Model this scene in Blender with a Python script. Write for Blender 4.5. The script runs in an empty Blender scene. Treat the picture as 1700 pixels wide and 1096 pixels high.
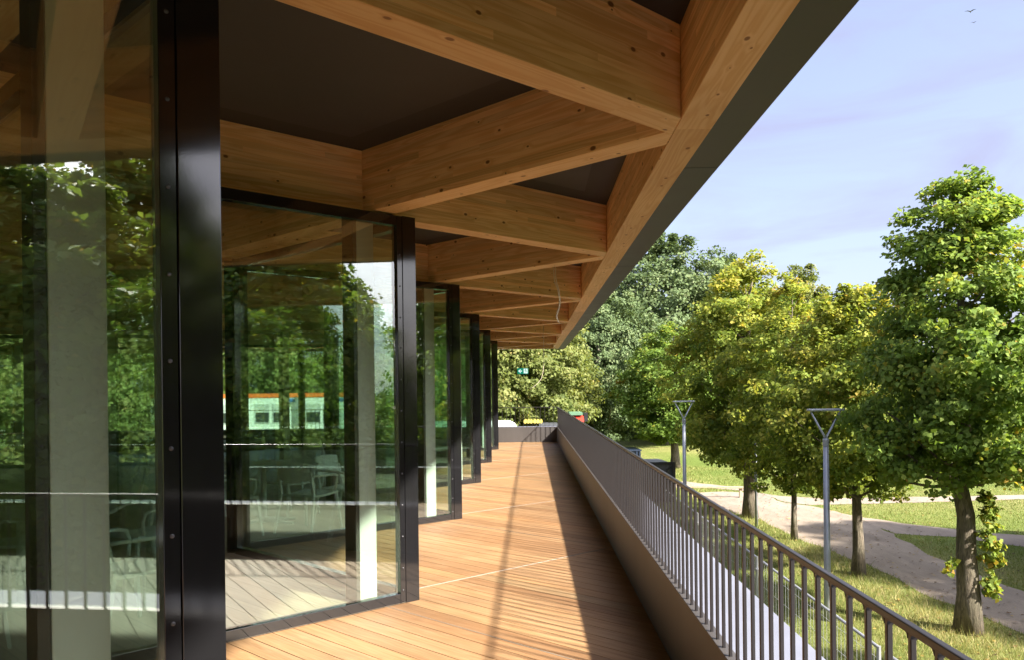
import bpy, bmesh, math, random
import numpy as np
from mathutils import Vector, Matrix, geometry

R = math.radians
S = bpy.context.scene
COL = S.collection
random.seed(7)

# ------------------------------------------------------------------ camera, sky, sun, exposure
D = 2.9                    # terrace level above the park ground
EYE = D + 1.6
FPX = 1277.0               # focal length in pixels of the 1700 px wide photograph
VU, VV = 880.0, 648.0      # vanishing point of the terrace in the photograph
ROLL = 0.0115

cam_d = bpy.data.cameras.new('camera')
cam = bpy.data.objects.new('camera', cam_d)
COL.objects.link(cam)
S.camera = cam
cam.location = (0, 0, EYE)
cam.rotation_euler = (Matrix.Rotation(R(90), 4, 'X') @ Matrix.Rotation(-ROLL, 4, 'Z')).to_euler()
cam_d.sensor_width = 36
cam_d.lens = 36 * FPX / 1700
cam_d.shift_x = (850 - VU) / 1700
cam_d.shift_y = (VV - 548) / 1700
cam_d.clip_start = 0.05
cam_d.clip_end = 2000

SUN_DIR = Vector((1.035, -0.78, 1.0)).normalized()
world = bpy.data.worlds.new('World')
S.world = world
world.use_nodes = True
wt = world.node_tree
bg = wt.nodes['Background']
sky = wt.nodes.new('ShaderNodeTexSky')
sky.sky_type = 'NISHITA'
sky.sun_disc = False
sky.sun_elevation = math.asin(SUN_DIR.z)
sky.sun_rotation = math.atan2(SUN_DIR.x, SUN_DIR.y)
sky.air_density = 1.0
sky.dust_density = 3.0
# thin high cloud over the whole sky
w_tc = wt.nodes.new('ShaderNodeTexCoord')
w_mp = wt.nodes.new('ShaderNodeMapping')
w_mp.inputs['Scale'].default_value = (1.0, 2.2, 5.0)
w_mp.inputs['Rotation'].default_value = (0.15, 0.2, 0.5)
w_n = wt.nodes.new('ShaderNodeTexNoise')
w_n.inputs['Scale'].default_value = 2.1
w_n.inputs['Detail'].default_value = 7
w_n.inputs['Roughness'].default_value = 0.55
w_n.inputs['Distortion'].default_value = 0.6
w_r = wt.nodes.new('ShaderNodeMapRange')
w_r.inputs['From Min'].default_value = 0.42
w_r.inputs['From Max'].default_value = 0.66
w_r.inputs['To Min'].default_value = 0.52
w_r.inputs['To Max'].default_value = 0.90
w_m = wt.nodes.new('ShaderNodeMix')
w_m.data_type = 'RGBA'
w_m.inputs[7].default_value = (1.34, 1.32, 1.95, 1)
wt.links.new(w_tc.outputs['Generated'], w_mp.inputs['Vector'])
wt.links.new(w_mp.outputs[0], w_n.inputs['Vector'])
wt.links.new(w_n.outputs['Fac'], w_r.inputs['Value'])
wt.links.new(w_r.outputs[0], w_m.inputs['Factor'])
wt.links.new(sky.outputs[0], w_m.inputs[6])
# bright haze around the sun
w_d = wt.nodes.new('ShaderNodeVectorMath'); w_d.operation = 'DOT_PRODUCT'
w_d.inputs[1].default_value = SUN_DIR
w_p = wt.nodes.new('ShaderNodeMath'); w_p.operation = 'MAXIMUM'; w_p.inputs[1].default_value = 0.0
w_q = wt.nodes.new('ShaderNodeMath'); w_q.operation = 'POWER'; w_q.inputs[1].default_value = 5.0
w_c = wt.nodes.new('ShaderNodeMix'); w_c.data_type = 'RGBA'; w_c.blend_type = 'ADD'; w_c.clamp_result = False
w_c.inputs[7].default_value = (7.6, 8.0, 9.4, 1)
wt.links.new(w_tc.outputs['Generated'], w_d.inputs[0])
wt.links.new(w_d.outputs['Value'], w_p.inputs[0])
wt.links.new(w_p.outputs[0], w_q.inputs[0])
wt.links.new(w_q.outputs[0], w_c.inputs['Factor'])
wt.links.new(w_m.outputs[2], w_c.inputs[6])
wt.links.new(w_c.outputs[2], bg.inputs['Color'])
bg.inputs['Strength'].default_value = 0.090

sun_d = bpy.data.lights.new('sun', 'SUN')
sun_d.energy = 3.9
sun_d.angle = R(1.9)
sun_d.color = (1.0, 0.93, 0.82)
sun = bpy.data.objects.new('sun', sun_d)
COL.objects.link(sun)
sun.rotation_euler = SUN_DIR.to_track_quat('Z', 'Y').to_euler()
sun.location = (20, -20, 40)

S.view_settings.view_transform = 'Standard'
S.view_settings.look = 'None'
S.view_settings.gamma = 1.0
S.view_settings.exposure = 2.25
S.cycles.max_bounces = 14
S.cycles.diffuse_bounces = 5
S.cycles.glossy_bounces = 5
S.cycles.transmission_bounces = 6
S.cycles.transparent_max_bounces = 40
S.cycles.caustics_reflective = False
S.cycles.caustics_refractive = False
S.cycles.sample_clamp_indirect = 8
S.cycles.use_denoising = True


def gp(u, v, z=0.0):
    """ground point seen at photograph pixel (u, v)"""
    du, dv = u - VU, v - VV
    x, y = du - ROLL * dv, dv + ROLL * du
    dist = FPX * (EYE - z) / y
    return (x / FPX * dist, dist)


# ------------------------------------------------------------------ object helpers
def link(o, parent=None):
    COL.objects.link(o)
    if parent is not None:
        o.parent = parent
    return o


def tag(o, label=None, cat=None, group=None, kind=None):
    if label: o['label'] = label
    if cat: o['category'] = cat
    if group: o['group'] = group
    if kind: o['kind'] = kind
    return o


def thing(name, label, cat, loc=(0, 0, 0), rz=0.0, group=None):
    o = bpy.data.objects.new(name, None)
    o.empty_display_size = 0.2
    o.location = loc
    o.rotation_euler = (0, 0, rz)
    link(o)
    return tag(o, label, cat, group)


def copy_thing(root, loc, rz=0.0, label=None, group=None, scale=None):
    r = root.copy()
    COL.objects.link(r)
    r.location = loc
    r.rotation_euler = (0, 0, rz)
    if scale is not None:
        r.scale = scale
    if label: r['label'] = label
    if group: r['group'] = group
    for ch in list(root.children):
        c = ch.copy()
        COL.objects.link(c)
        c.parent = r
        for g in list(ch.children):
            d = g.copy()
            COL.objects.link(d)
            d.parent = c
    return r


class MB:
    def __init__(self):
        self.v, self.f, self.uv, self.at = [], [], [], []

    def poly(self, pts):
        b = len(self.v)
        self.v += [tuple(p) for p in pts]
        self.f.append(tuple(range(b, b + len(pts))))

    def prism(self, pts2, z0, z1):
        """extrude a counter-clockwise plan polygon"""
        n = len(pts2)
        a = sum(pts2[i][0] * pts2[(i + 1) % n][1] - pts2[(i + 1) % n][0] * pts2[i][1] for i in range(n))
        if a < 0: pts2 = list(reversed(pts2))
        b = len(self.v)
        self.v += [(p[0], p[1], z0) for p in pts2] + [(p[0], p[1], z1) for p in pts2]
        self.f.append(tuple(b + i for i in reversed(range(n))))
        self.f.append(tuple(b + n + i for i in range(n)))
        for i in range(n):
            j = (i + 1) % n
            self.f.append((b + i, b + j, b + n + j, b + n + i))

    def box(self, x0, x1, y0, y1, z0, z1):
        self.prism([(x0, y0), (x1, y0), (x1, y1), (x0, y1)], z0, z1)

    def bar(self, p, q, w, h, up=(0, 0, 1), w2=None, h2=None):
        """box bar from p to q, w across and h along up; may taper"""
        p, q = Vector(p), Vector(q)
        d = (q - p).normalized()
        s = d.cross(Vector(up))
        if s.length < 1e-4: s = d.cross(Vector((0, 1, 0)))
        s.normalize()
        t = s.cross(d).normalized()
        w2 = w if w2 is None else w2
        h2 = h if h2 is None else h2
        b = len(self.v)
        for c, ww, hh in ((p, w, h), (q, w2, h2)):
            for a, e in ((-1, -1), (1, -1), (1, 1), (-1, 1)):
                self.v.append(tuple(c + s * a * ww / 2 + t * e * hh / 2))
        self.f += [(b + 3, b + 2, b + 1, b), (b + 4, b + 5, b + 6, b + 7)]
        for i in range(4):
            j = (i + 1) % 4
            self.f.append((b + i, b + j, b + 4 + j, b + 4 + i))

    def tube(self, pts, rad, n=10, cap=True):
        """tube along points with a radius each"""
        pts = [Vector(p) for p in pts]
        if not hasattr(rad, '__len__'): rad = [rad] * len(pts)
        b = len(self.v)
        prev = None
        for i, p in enumerate(pts):
            d = (pts[min(i + 1, len(pts) - 1)] - pts[max(i - 1, 0)]).normalized()
            if prev is None:
                s = d.cross(Vector((0.31, 0.95, 0.05)))
                if s.length < 1e-3: s = d.cross(Vector((1, 0, 0)))
            else:
                s = prev - d * prev.dot(d)
            s.normalize(); prev = s
            t = d.cross(s)
            for k in range(n):
                a = 2 * math.pi * k / n
                self.v.append(tuple(p + (s * math.cos(a) + t * math.sin(a)) * rad[i]))
        for i in range(len(pts) - 1):
            for k in range(n):
                l = (k + 1) % n
                o = b + i * n
                self.f.append((o + k, o + l, o + n + l, o + n + k))
        if cap:
            self.f.append(tuple(b + k for k in reversed(range(n))))
            e = b + (len(pts) - 1) * n
            self.f.append(tuple(e + k for k in range(n)))

    def lathe(self, prof, n=24, cx=0, cy=0):
        self.tube([(cx, cy, z) for z, r in prof], [max(r, 1e-4) for z, r in prof], n)

    def mesh(self, name, mat=None, smooth=False):
        me = bpy.data.meshes.new(name)
        me.from_pydata(self.v, [], self.f)
        if mat: me.materials.append(mat)
        if smooth: me.polygons.foreach_set('use_smooth', [True] * len(me.polygons))
        me.update()
        return me

    def build(self, name, mat=None, parent=None, smooth=False, bevel=0.0, matrix=None, angle=None):
        me = self.mesh(name, mat, smooth)
        bm = bmesh.new(); bm.from_mesh(me)
        bmesh.ops.recalc_face_normals(bm, faces=bm.faces)
        bm.to_mesh(me); bm.free()
        o = bpy.data.objects.new(name, me)
        link(o, parent)
        if matrix is not None: o.matrix_local = matrix
        if bevel > 0:
            m = o.modifiers.new('bevel', 'BEVEL')
            m.width = bevel; m.segments = 2; m.limit_method = 'ANGLE'; m.angle_limit = R(35)
        return o


def clip(poly, a, b, c):
    """keep the part of a plan polygon where a*x + b*y <= c"""
    out = []
    n = len(poly)
    for i in range(n):
        p, q = poly[i], poly[(i + 1) % n]
        dp, dq = a * p[0] + b * p[1] - c, a * q[0] + b * q[1] - c
        if dp <= 0: out.append(p)
        if (dp < 0 < dq) or (dq < 0 < dp):
            t = dp / (dp - dq)
            out.append((p[0] + (q[0] - p[0]) * t, p[1] + (q[1] - p[1]) * t))
    return out


# ------------------------------------------------------------------ material helpers
class NT:
    def __init__(self, name):
        self.m = bpy.data.materials.new(name)
        self.m.use_nodes = True
        self.t = self.m.node_tree
        self.p = self.t.nodes['Principled BSDF']
        self.out = self.t.nodes['Material Output']

    def n(self, kind, **kw):
        nd = self.t.nodes.new('ShaderNode' + kind)
        for k, v in kw.items():
            if k in nd.inputs: nd.inputs[k].default_value = v
            else: setattr(nd, k, v)
        return nd

    def l(self, a, b): self.t.links.new(a, b)

    def ramp(self, fac, stops, interp='LINEAR'):
        r = self.t.nodes.new('ShaderNodeValToRGB')
        r.color_ramp.interpolation = interp
        e = r.color_ramp.elements
        while len(e) < len(stops): e.new(0.5)
        for el, (pos, c) in zip(e, stops):
            el.position = pos
            el.color = c if len(c) == 4 else (*c, 1)
        self.l(fac, r.inputs[0])
        return r.outputs[0]

    def mix(self, fac, a, b, mode='MIX'):
        m = self.t.nodes.new('ShaderNodeMix')
        m.data_type = 'RGBA'; m.blend_type = mode
        for s, i in ((fac, 0), (a, 6), (b, 7)):
            if hasattr(s, 'is_linked'): self.l(s, m.inputs[i])
            elif isinstance(s, (int, float)): m.inputs[i].default_value = s
            else: m.inputs[i].default_value = (*s, 1) if len(s) == 3 else s
        return m.outputs[2]

    def math(self, op, a, b=0.0, c=None):
        m = self.t.nodes.new('ShaderNodeMath'); m.operation = op
        for i, s in enumerate((a, b, c)):
            if s is None: continue
            if hasattr(s, 'is_linked'): self.l(s, m.inputs[i])
            else: m.inputs[i].default_value = s
        return m.outputs[0]

    def mapping(self, vec, scale=(1, 1, 1), loc=(0, 0, 0), rot=(0, 0, 0)):
        mp = self.n('Mapping')
        mp.inputs['Scale'].default_value = scale
        mp.inputs['Location'].default_value = loc
        mp.inputs['Rotation'].default_value = rot
        self.l(vec, mp.inputs['Vector'])
        return mp.outputs[0]

    def noise(self, vec, scale, detail=3, rough=0.5, dist=0.0):
        nn = self.n('TexNoise')
        nn.inputs['Scale'].default_value = scale
        nn.inputs['Detail'].default_value = detail
        nn.inputs['Roughness'].default_value = rough
        nn.inputs['Distortion'].default_value = dist
        if vec is not None: self.l(vec, nn.inputs['Vector'])
        return nn.outputs['Fac']

    def bump(self, h, strength=0.2, dist=0.01):
        b = self.n('Bump')
        b.inputs['Strength'].default_value = strength
        b.inputs['Distance'].default_value = dist
        self.l(h, b.inputs['Height'])
        self.l(b.outputs[0], self.p.inputs['Normal'])

    def set(self, **kw):
        for k, v in kw.items():
            k = k.replace('_', ' ')
            if hasattr(v, 'is_linked'): self.l(v, self.p.inputs[k])
            else:
                if k in ('Base Color', 'Coat Tint', 'Emission Color') and len(v) == 3: v = (*v, 1)
                self.p.inputs[k].default_value = v


def plain(name, col, rough=0.5, metal=0.0, var=0.12, scale=6.0, bump=0.0, spec=0.5):
    t = NT(name)
    tc = t.n('TexCoord')
    nz = t.noise(tc.outputs['Object'], scale, 5, 0.6)
    lo = tuple(c * (1 - var) for c in col); hi = tuple(min(1, c * (1 + var)) for c in col)
    t.set(Base_Color=t.ramp(nz, [(0.3, lo), (0.7, hi)]), Roughness=t.ramp(nz, [(0.3, (max(0, rough - .06),) * 3), (0.7, (min(1, rough + .06),) * 3)]), Metallic=metal)
    t.p.inputs['Specular IOR Level'].default_value = spec
    if bump:
        t.bump(t.noise(tc.outputs['Object'], scale * 12, 4), bump, 0.004)
    return t.m


def glulam():
    """spruce laminated timber; object X runs along the beam"""
    t = NT('glulam_spruce')
    tc = t.n('TexCoord'); oi = t.n('ObjectInfo')
    off = t.n('CombineXYZ')
    r17 = t.math('MULTIPLY', oi.outputs['Random'], 37.0)
    for i in range(3): t.l(r17, off.inputs[i])
    vadd = t.n('VectorMath', operation='ADD')
    t.l(tc.outputs['Object'], vadd.inputs[0]); t.l(off.outputs[0], vadd.inputs[1])
    P = vadd.outputs[0]
    sx = t.n('SeparateXYZ'); t.l(P, sx.inputs[0])
    # lamella index (40 mm layers) and finger-jointed boards along it
    so = t.n('SeparateXYZ'); t.l(tc.outputs['Object'], so.inputs[0])
    lay = t.math('FLOOR', t.math('DIVIDE', so.outputs['Z'], 0.0402))
    seg = t.math('FLOOR', t.math('ADD', t.math('DIVIDE', sx.outputs['X'], 2.3), t.math('MULTIPLY', lay, 0.37)))
    cid = t.n('CombineXYZ'); t.l(lay, cid.inputs[0]); t.l(seg, cid.inputs[1]); t.l(r17, cid.inputs[2])
    wn = t.n('TexWhiteNoise', noise_dimensions='3D'); t.l(cid.outputs[0], wn.inputs['Vector'])
    # per lamella shift of the grain
    sh = t.n('VectorMath', operation='SCALE'); t.l(wn.outputs['Color'], sh.inputs[0]); sh.inputs['Scale'].default_value = 9.0
    gv = t.n('VectorMath', operation='ADD'); t.l(P, gv.inputs[0]); t.l(sh.outputs[0], gv.inputs[1])
    G = gv.outputs[0]
    # knots
    sn = t.n('SeparateXYZ'); t.l(tc.outputs['Normal'], sn.inputs[0])
    isb = t.math('GREATER_THAN', t.math('ABSOLUTE', sn.outputs['Z']), 0.5)
    sp = t.n('SeparateXYZ'); t.l(P, sp.inputs[0])
    across = t.math('ADD', t.math('MULTIPLY', isb, sp.outputs['Y']), t.math('MULTIPLY', t.math('SUBTRACT', 1.0, isb), sp.outputs['Z']))
    kc = t.n('CombineXYZ'); t.l(sp.outputs['X'], kc.inputs[0]); t.l(t.math('ADD', across, t.math('MULTIPLY', isb, 5.37)), kc.inputs[1])
    kv = t.mapping(kc.outputs[0], (4.6, 7.5, 1))
    vo = t.n('TexVoronoi', feature='F1', voronoi_dimensions='2D'); vo.inputs['Scale'].default_value = 1.0
    t.l(kv, vo.inputs['Vector'])
    sc = t.n('SeparateColor'); t.l(vo.outputs['Color'], sc.inputs[0])
    kr = t.math('ADD', t.math('MULTIPLY', sc.outputs[0], 0.085), 0.035)
    knot = t.math('SUBTRACT', 1.0, t.math('MINIMUM', 1.0, t.math('DIVIDE', vo.outputs['Distance'], t.math('MAXIMUM', kr, 0.004))))
    knot = t.math('MULTIPLY', knot, t.math('GREATER_THAN', sc.outputs[1], 0.60))
    knotm = t.math('MINIMUM', 1.0, t.math('MULTIPLY', knot, 2.6))
    halo = t.math('SUBTRACT', 1.0, t.math('MINIMUM', 1.0, t.math('DIVIDE', vo.outputs['Distance'], 0.34)))
    halo = t.math('MULTIPLY', t.math('MULTIPLY', halo, halo), t.math('GREATER_THAN', sc.outputs[1], 0.60))
    # growth rings: bands that swing around the knots
    wv = t.mapping(G, (0.55, 9.0, 9.0))
    warp = t.noise(wv, 1.0, 2, 0.5, 0.4)
    ringf = t.math('ADD', t.math('MULTIPLY', warp, 30.0), t.math('MULTIPLY', halo, 3.0))
    ring = t.math('POWER', t.math('ABSOLUTE', t.math('SINE', ringf)), 2.2)
    fine = t.noise(t.mapping(G, (2.5, 160, 160)), 1.0, 3, 0.6)
    c1 = t.mix(ring, (0.97, 0.69, 0.39), (0.83, 0.525, 0.255))
    c1 = t.mix(t.math('MULTIPLY', fine, 0.28), c1, (0.60, 0.36, 0.15))
    tint = t.ramp(wn.outputs['Value'], [(0.0, (0.80, 0.76, 0.70)), (0.5, (0.97, 0.96, 0.95)), (1.0, (1.1, 1.05, 1.0))])
    c2 = t.mix(1.0, c1, tint, 'MULTIPLY')
    c3 = t.mix(knotm, c2, (0.20, 0.088, 0.034))
    # thin glue lines
    fr = t.math('FRACT', t.math('DIVIDE', so.outputs['Z'], 0.0402))
    gl = t.math('MULTIPLY', t.math('LESS_THAN', fr, 0.03), 0.35)
    c4 = t.mix(gl, c3, (0.25, 0.13, 0.05))
    big = t.noise(P, 0.9, 3)
    c5 = t.mix(1.0, c4, t.ramp(big, [(0.3, (0.9, 0.88, 0.86)), (0.7, (1.06, 1.06, 1.06))]), 'MULTIPLY')
    t.set(Base_Color=c5, Roughness=0.62)
    t.p.inputs['Specular IOR Level'].default_value = 0.3
    t.bump(t.math('ADD', fine, t.math('MULTIPLY', ring, 0.4)), 0.12, 0.002)
    return t.m


def boards(name, c_lo, c_hi, c_dark, rough):
    """board by board wood: UV u = metres along, v = metres across, attribute rnd per board"""
    t = NT(name)
    uv = t.n('UVMap'); at = t.n('Attribute', attribute_name='rnd')
    off = t.n('CombineXYZ')
    t.l(t.math('MULTIPLY', at.outputs['Fac'], 91.0), off.inputs[0]); t.l(t.math('MULTIPLY', at.outputs['Fac'], 57.0), off.inputs[1])
    ad = t.n('VectorMath', operation='ADD'); t.l(uv.outputs[0], ad.inputs[0]); t.l(off.outputs[0], ad.inputs[1])
    G = ad.outputs[0]
    w = t.noise(t.mapping(G, (0.7, 16, 1)), 1.0, 3, 0.55, 0.5)
    ring = t.math('ABSOLUTE', t.math('SINE', t.math('MULTIPLY', w, 26.0)))
    fine = t.noise(t.mapping(G, (5, 240, 1)), 1.0, 3, 0.6)
    c = t.mix(ring, c_lo, c_hi)
    c = t.mix(t.math('MULTIPLY', fine, 0.35), c, c_dark)
    wn = t.n('TexWhiteNoise', noise_dimensions='1D'); t.l(t.math('MULTIPLY', at.outputs['Fac'], 371.0), wn.inputs['W'])
    tint = t.ramp(wn.outputs['Value'], [(0, (0.72, 0.66, 0.62)), (0.15, (0.90, 0.84, 0.80)), (0.45, (1.0, 1.0, 1.0)), (0.75, (1.10, 1.06, 1.0)), (0.9, (0.86, 0.93, 0.95)), (1, (1.12, 1.02, 0.92))])
    c = t.mix(1.0, c, tint, 'MULTIPLY')
    strk = t.noise(t.mapping(G, (0.9, 30, 1)), 1.0, 4, 0.65)
    c = t.mix(1.0, c, t.ramp(strk, [(0.30, (0.78, 0.74, 0.70)), (0.5, (1, 1, 1)), (0.72, (1.14, 1.13, 1.12))]), 'MULTIPLY')
    tc = t.n('TexCoord')
    stain = t.noise(tc.outputs['Object'], 1.3, 5, 0.6)
    c = t.mix(1.0, c, t.ramp(stain, [(0.30, (0.80, 0.81, 0.83)), (0.46, (0.96, 0.96, 0.96)), (0.66, (1.07, 1.06, 1.05))]), 'MULTIPLY')
    t.set(Base_Color=c, Roughness=t.ramp(fine, [(0, (rough - .08,) * 3), (1, (rough + .1,) * 3)]))
    t.p.inputs['Specular IOR Level'].default_value = 0.35
    t.bump(t.math('ADD', fine, t.math('MULTIPLY', ring, 0.3)), 0.25, 0.002)
    return t.m


def glass(name, tint, r0):
    t = NT(name)
    t.t.nodes.remove(t.p)
    tr = t.n('BsdfTransparent'); tr.inputs[0].default_value = (*tint, 1)
    gl = t.n('BsdfGlossy'); gl.inputs['Roughness'].default_value = 0.0
    gl.inputs['Color'].default_value = (0.97, 1.0, 0.985, 1)
    # very slight waviness of real sheets
    tc = t.n('TexCoord')
    b = t.n('Bump'); b.inputs['Strength'].default_value = 0.002; b.inputs['Distance'].default_value = 0.02
    t.l(t.noise(tc.outputs['Object'], 2.0, 1), b.inputs['Height']); t.l(b.outputs[0], gl.inputs['Normal'])
    lw = t.n('LayerWeight'); lw.inputs['Blend'].default_value = 0.5
    f5 = t.math('POWER', lw.outputs['Facing'], 5.0)
    fr = t.math('ADD', t.math('MULTIPLY', f5, 1 - r0), r0)
    mx = t.n('MixShader')
    t.l(fr, mx.inputs[0]); t.l(tr.outputs[0], mx.inputs[1]); t.l(gl.outputs[0], mx.inputs[2])
    t.l(mx.outputs[0], t.out.inputs[0])
    return t.m


def leafmat(name, stops, trans=0.45):
    t = NT(name)
    at = t.n('Attribute', attribute_name='tint')
    col = t.ramp(at.outputs['Fac'], stops)
    t.set(Base_Color=col, Roughness=0.62)
    t.p.inputs['Specular IOR Level'].default_value = 0.2
    tl = t.n('BsdfTranslucent')
    t.l(t.mix(1.0, col, (1.25, 1.2, 0.7), 'MULTIPLY'), tl.inputs[0])
    mx = t.n('MixShader'); mx.inputs[0].default_value = trans
    t.l(t.p.outputs[0], mx.inputs[1]); t.l(tl.outputs[0], mx.inputs[2])
    t.l(mx.outputs[0], t.out.inputs[0])
    return t.m


def barkmat(name, lo, hi):
    t = NT(name)
    tc = t.n('TexCoord')
    v = t.mapping(tc.outputs['Object'], (14, 14, 2.6))
    a = t.noise(v, 1.6, 6, 0.65, 0.8)
    b = t.noise(tc.outputs['Object'], 2.5, 4)
    c = t.mix(1.0, t.ramp(a, [(0.36, lo), (0.62, hi)]), t.ramp(b, [(0.3, (0.75, 0.8, 0.7)), (0.7, (1.15, 1.1, 1.05))]), 'MULTIPLY')
    t.set(Base_Color=c, Roughness=0.9)
    t.bump(a, 0.9, 0.03)
    return t.m


M = {}
M['glulam'] = glulam()
M['deck'] = boards('deck_boards', (0.365, 0.233, 0.124), (0.30, 0.176, 0.084), (0.20, 0.108, 0.048), 0.55)
M['inner_floor'] = boards('inner_floor_boards', (0.36, 0.30, 0.22), (0.29, 0.235, 0.165), (0.2, 0.155, 0.10), 0.35)
M['under'] = plain('dark_underlay', (0.02, 0.017, 0.014), 0.9)
M['soffit'] = plain('dark_soffit', (0.026, 0.020, 0.016), 0.75, var=0.2, scale=1.2)
M['edge_soffit'] = plain('roof_edge_sheet', (0.050, 0.045, 0.042), 0.5, var=0.3, scale=2.2)
M['roofing'] = plain('roofing', (0.12, 0.12, 0.12), 0.9)
M['strip'] = plain('joint_strip', (0.27, 0.235, 0.19), 0.8)


def frame_paint():
    t = NT('black_gloss_paint')
    tc = t.n('TexCoord')
    t.set(Base_Color=(0.010, 0.010, 0.011), Roughness=t.ramp(t.noise(tc.outputs['Object'], 3.0, 5, 0.6), [(0.3, (0.045,) * 3), (0.75, (0.12,) * 3)]))
    t.p.inputs['Specular IOR Level'].default_value = 0.7
    t.bump(t.noise(tc.outputs['Object'], 240.0, 2), 0.016, 0.002)
    return t.m


M['frame'] = frame_paint()
M['screw'] = plain('steel_screw', (0.10, 0.10, 0.105), 0.45, metal=0.9)
M['glass'] = glass('facade_glass', (0.93, 0.998, 0.957), 0.15)
M['column'] = plain('pale_column_paint', (0.56, 0.57, 0.52), 0.55, var=0.05, scale=3)
M['column_dark'] = plain('dark_column_side', (0.05, 0.043, 0.036), 0.5)


def bronze(name, col, rough):
    t = NT(name)
    tc = t.n('TexCoord')
    nz = t.noise(t.mapping(tc.outputs['Object'], (1, 1, 0.35)), 2.2, 5, 0.6)
    seam = t.n('SeparateXYZ'); t.l(tc.outputs['Object'], seam.inputs[0])
    c = t.ramp(nz, [(0.3, tuple(x * 0.86 for x in col)), (0.72, tuple(x * 1.14 for x in col))])
    t.set(Base_Color=c, Roughness=rough, Metallic=0.25)
    t.p.inputs['Specular IOR Level'].default_value = 0.4
    return t.m


M['parapet'] = bronze('bronze_sheet', (0.080, 0.073, 0.070), 0.5)
M['rail'] = bronze('bronze_rail_paint', (0.033, 0.030, 0.031), 0.36)
M['ledge'] = plain('pale_ledge_sheet', (0.18, 0.19, 0.235), 0.8, var=0.10, scale=1.6, spec=0.15)
M['wall_white'] = plain('inner_wall_plaster', (0.55, 0.53, 0.48), 0.8)
M['chair'] = plain('white_plastic', (0.84, 0.86, 0.82), 0.4, var=0.03)
M['table'] = plain('table_top_white', (0.66, 0.67, 0.64), 0.35, var=0.04)
M['lamp'] = plain('galvanised_grey', (0.33, 0.35, 0.38), 0.38, metal=0.35, var=0.1)
M['galv'] = plain('fence_steel', (0.45, 0.46, 0.47), 0.4, metal=0.5)
M['cable'] = plain('cable_sheath', (0.62, 0.55, 0.42), 0.5)
M['sign_green'] = plain('sign_green', (0.0, 0.16, 0.10), 0.35, var=0.03)
def lit(name, col, em):
    t = NT(name)
    t.set(Base_Color=col, Roughness=0.4, Emission_Color=col, Emission_Strength=em)
    return t.m


M['exit_green'] = lit('exit_sign_green', (0.0, 0.20, 0.13), 0.22)
M['exit_white'] = lit('exit_sign_white', (0.70, 0.90, 0.86), 0.20)
M['sign_white'] = plain('sign_white', (0.75, 0.82, 0.80), 0.35, var=0.02)
M['white_paint'] = plain('white_van_paint', (0.74, 0.74, 0.74), 0.3, var=0.05, scale=2)
M['cabin'] = plain('cabin_panel', (0.70, 0.72, 0.68), 0.5, var=0.05, scale=2)
M['orange'] = plain('orange_band', (0.75, 0.16, 0.03), 0.5, var=0.06)
M['blue_band'] = plain('blue_band', (0.05, 0.16, 0.42), 0.5)
M['dark_glass'] = plain('dark_window', (0.03, 0.035, 0.04), 0.12)
M['shutter'] = plain('roller_shutter', (0.45, 0.47, 0.44), 0.6)
M['black'] = plain('black_paint', (0.018, 0.018, 0.02), 0.4)
M['dark_grey'] = plain('dark_grey_paint', (0.07, 0.075, 0.085), 0.45)
M['navy'] = plain('navy_sheet', (0.012, 0.022, 0.045), 0.45, var=0.2, scale=3)
M['yellow'] = plain('yellow_fabric', (0.50, 0.42, 0.08), 0.6)
M['red'] = plain('red_fabric', (0.60, 0.04, 0.02), 0.5)
M['green_roof'] = plain('green_sheet', (0.10, 0.20, 0.12), 0.5)
M['tyre'] = plain('tyre_rubber', (0.02, 0.02, 0.02), 0.8)
M['timber'] = plain('weathered_timber', (0.40, 0.33, 0.22), 0.8, var=0.25, scale=9)
M['bird'] = plain('bird_feather', (0.10, 0.10, 0.11), 0.8)
M['bark'] = barkmat('linden_bark', (0.060, 0.048, 0.036), (0.21, 0.175, 0.135))
M['bark_pale'] = barkmat('pale_bark', (0.14, 0.125, 0.10), (0.40, 0.37, 0.31))

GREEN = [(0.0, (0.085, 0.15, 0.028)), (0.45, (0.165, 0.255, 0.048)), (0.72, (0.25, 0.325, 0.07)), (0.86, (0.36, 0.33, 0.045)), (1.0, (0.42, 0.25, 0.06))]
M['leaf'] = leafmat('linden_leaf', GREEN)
M['leaf_yellow'] = leafmat('autumn_leaf', [(0.0, (0.11, 0.175, 0.030)), (0.35, (0.215, 0.275, 0.045)), (0.62, (0.33, 0.345, 0.062)), (0.85, (0.46, 0.40, 0.08)), (1.0, (0.45, 0.27, 0.08))])
M['leaf_grey'] = leafmat('poplar_leaf', [(0.0, (0.050, 0.082, 0.034)), (0.5, (0.098, 0.145, 0.058)), (0.85, (0.16, 0.21, 0.09)), (1.0, (0.19, 0.22, 0.105))], 0.25)
M['leaf_light'] = leafmat('birch_leaf', [(0.0, (0.095, 0.13, 0.034)), (0.5, (0.18, 0.215, 0.062)), (0.85, (0.29, 0.30, 0.11)), (1.0, (0.40, 0.33, 0.12))])


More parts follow.
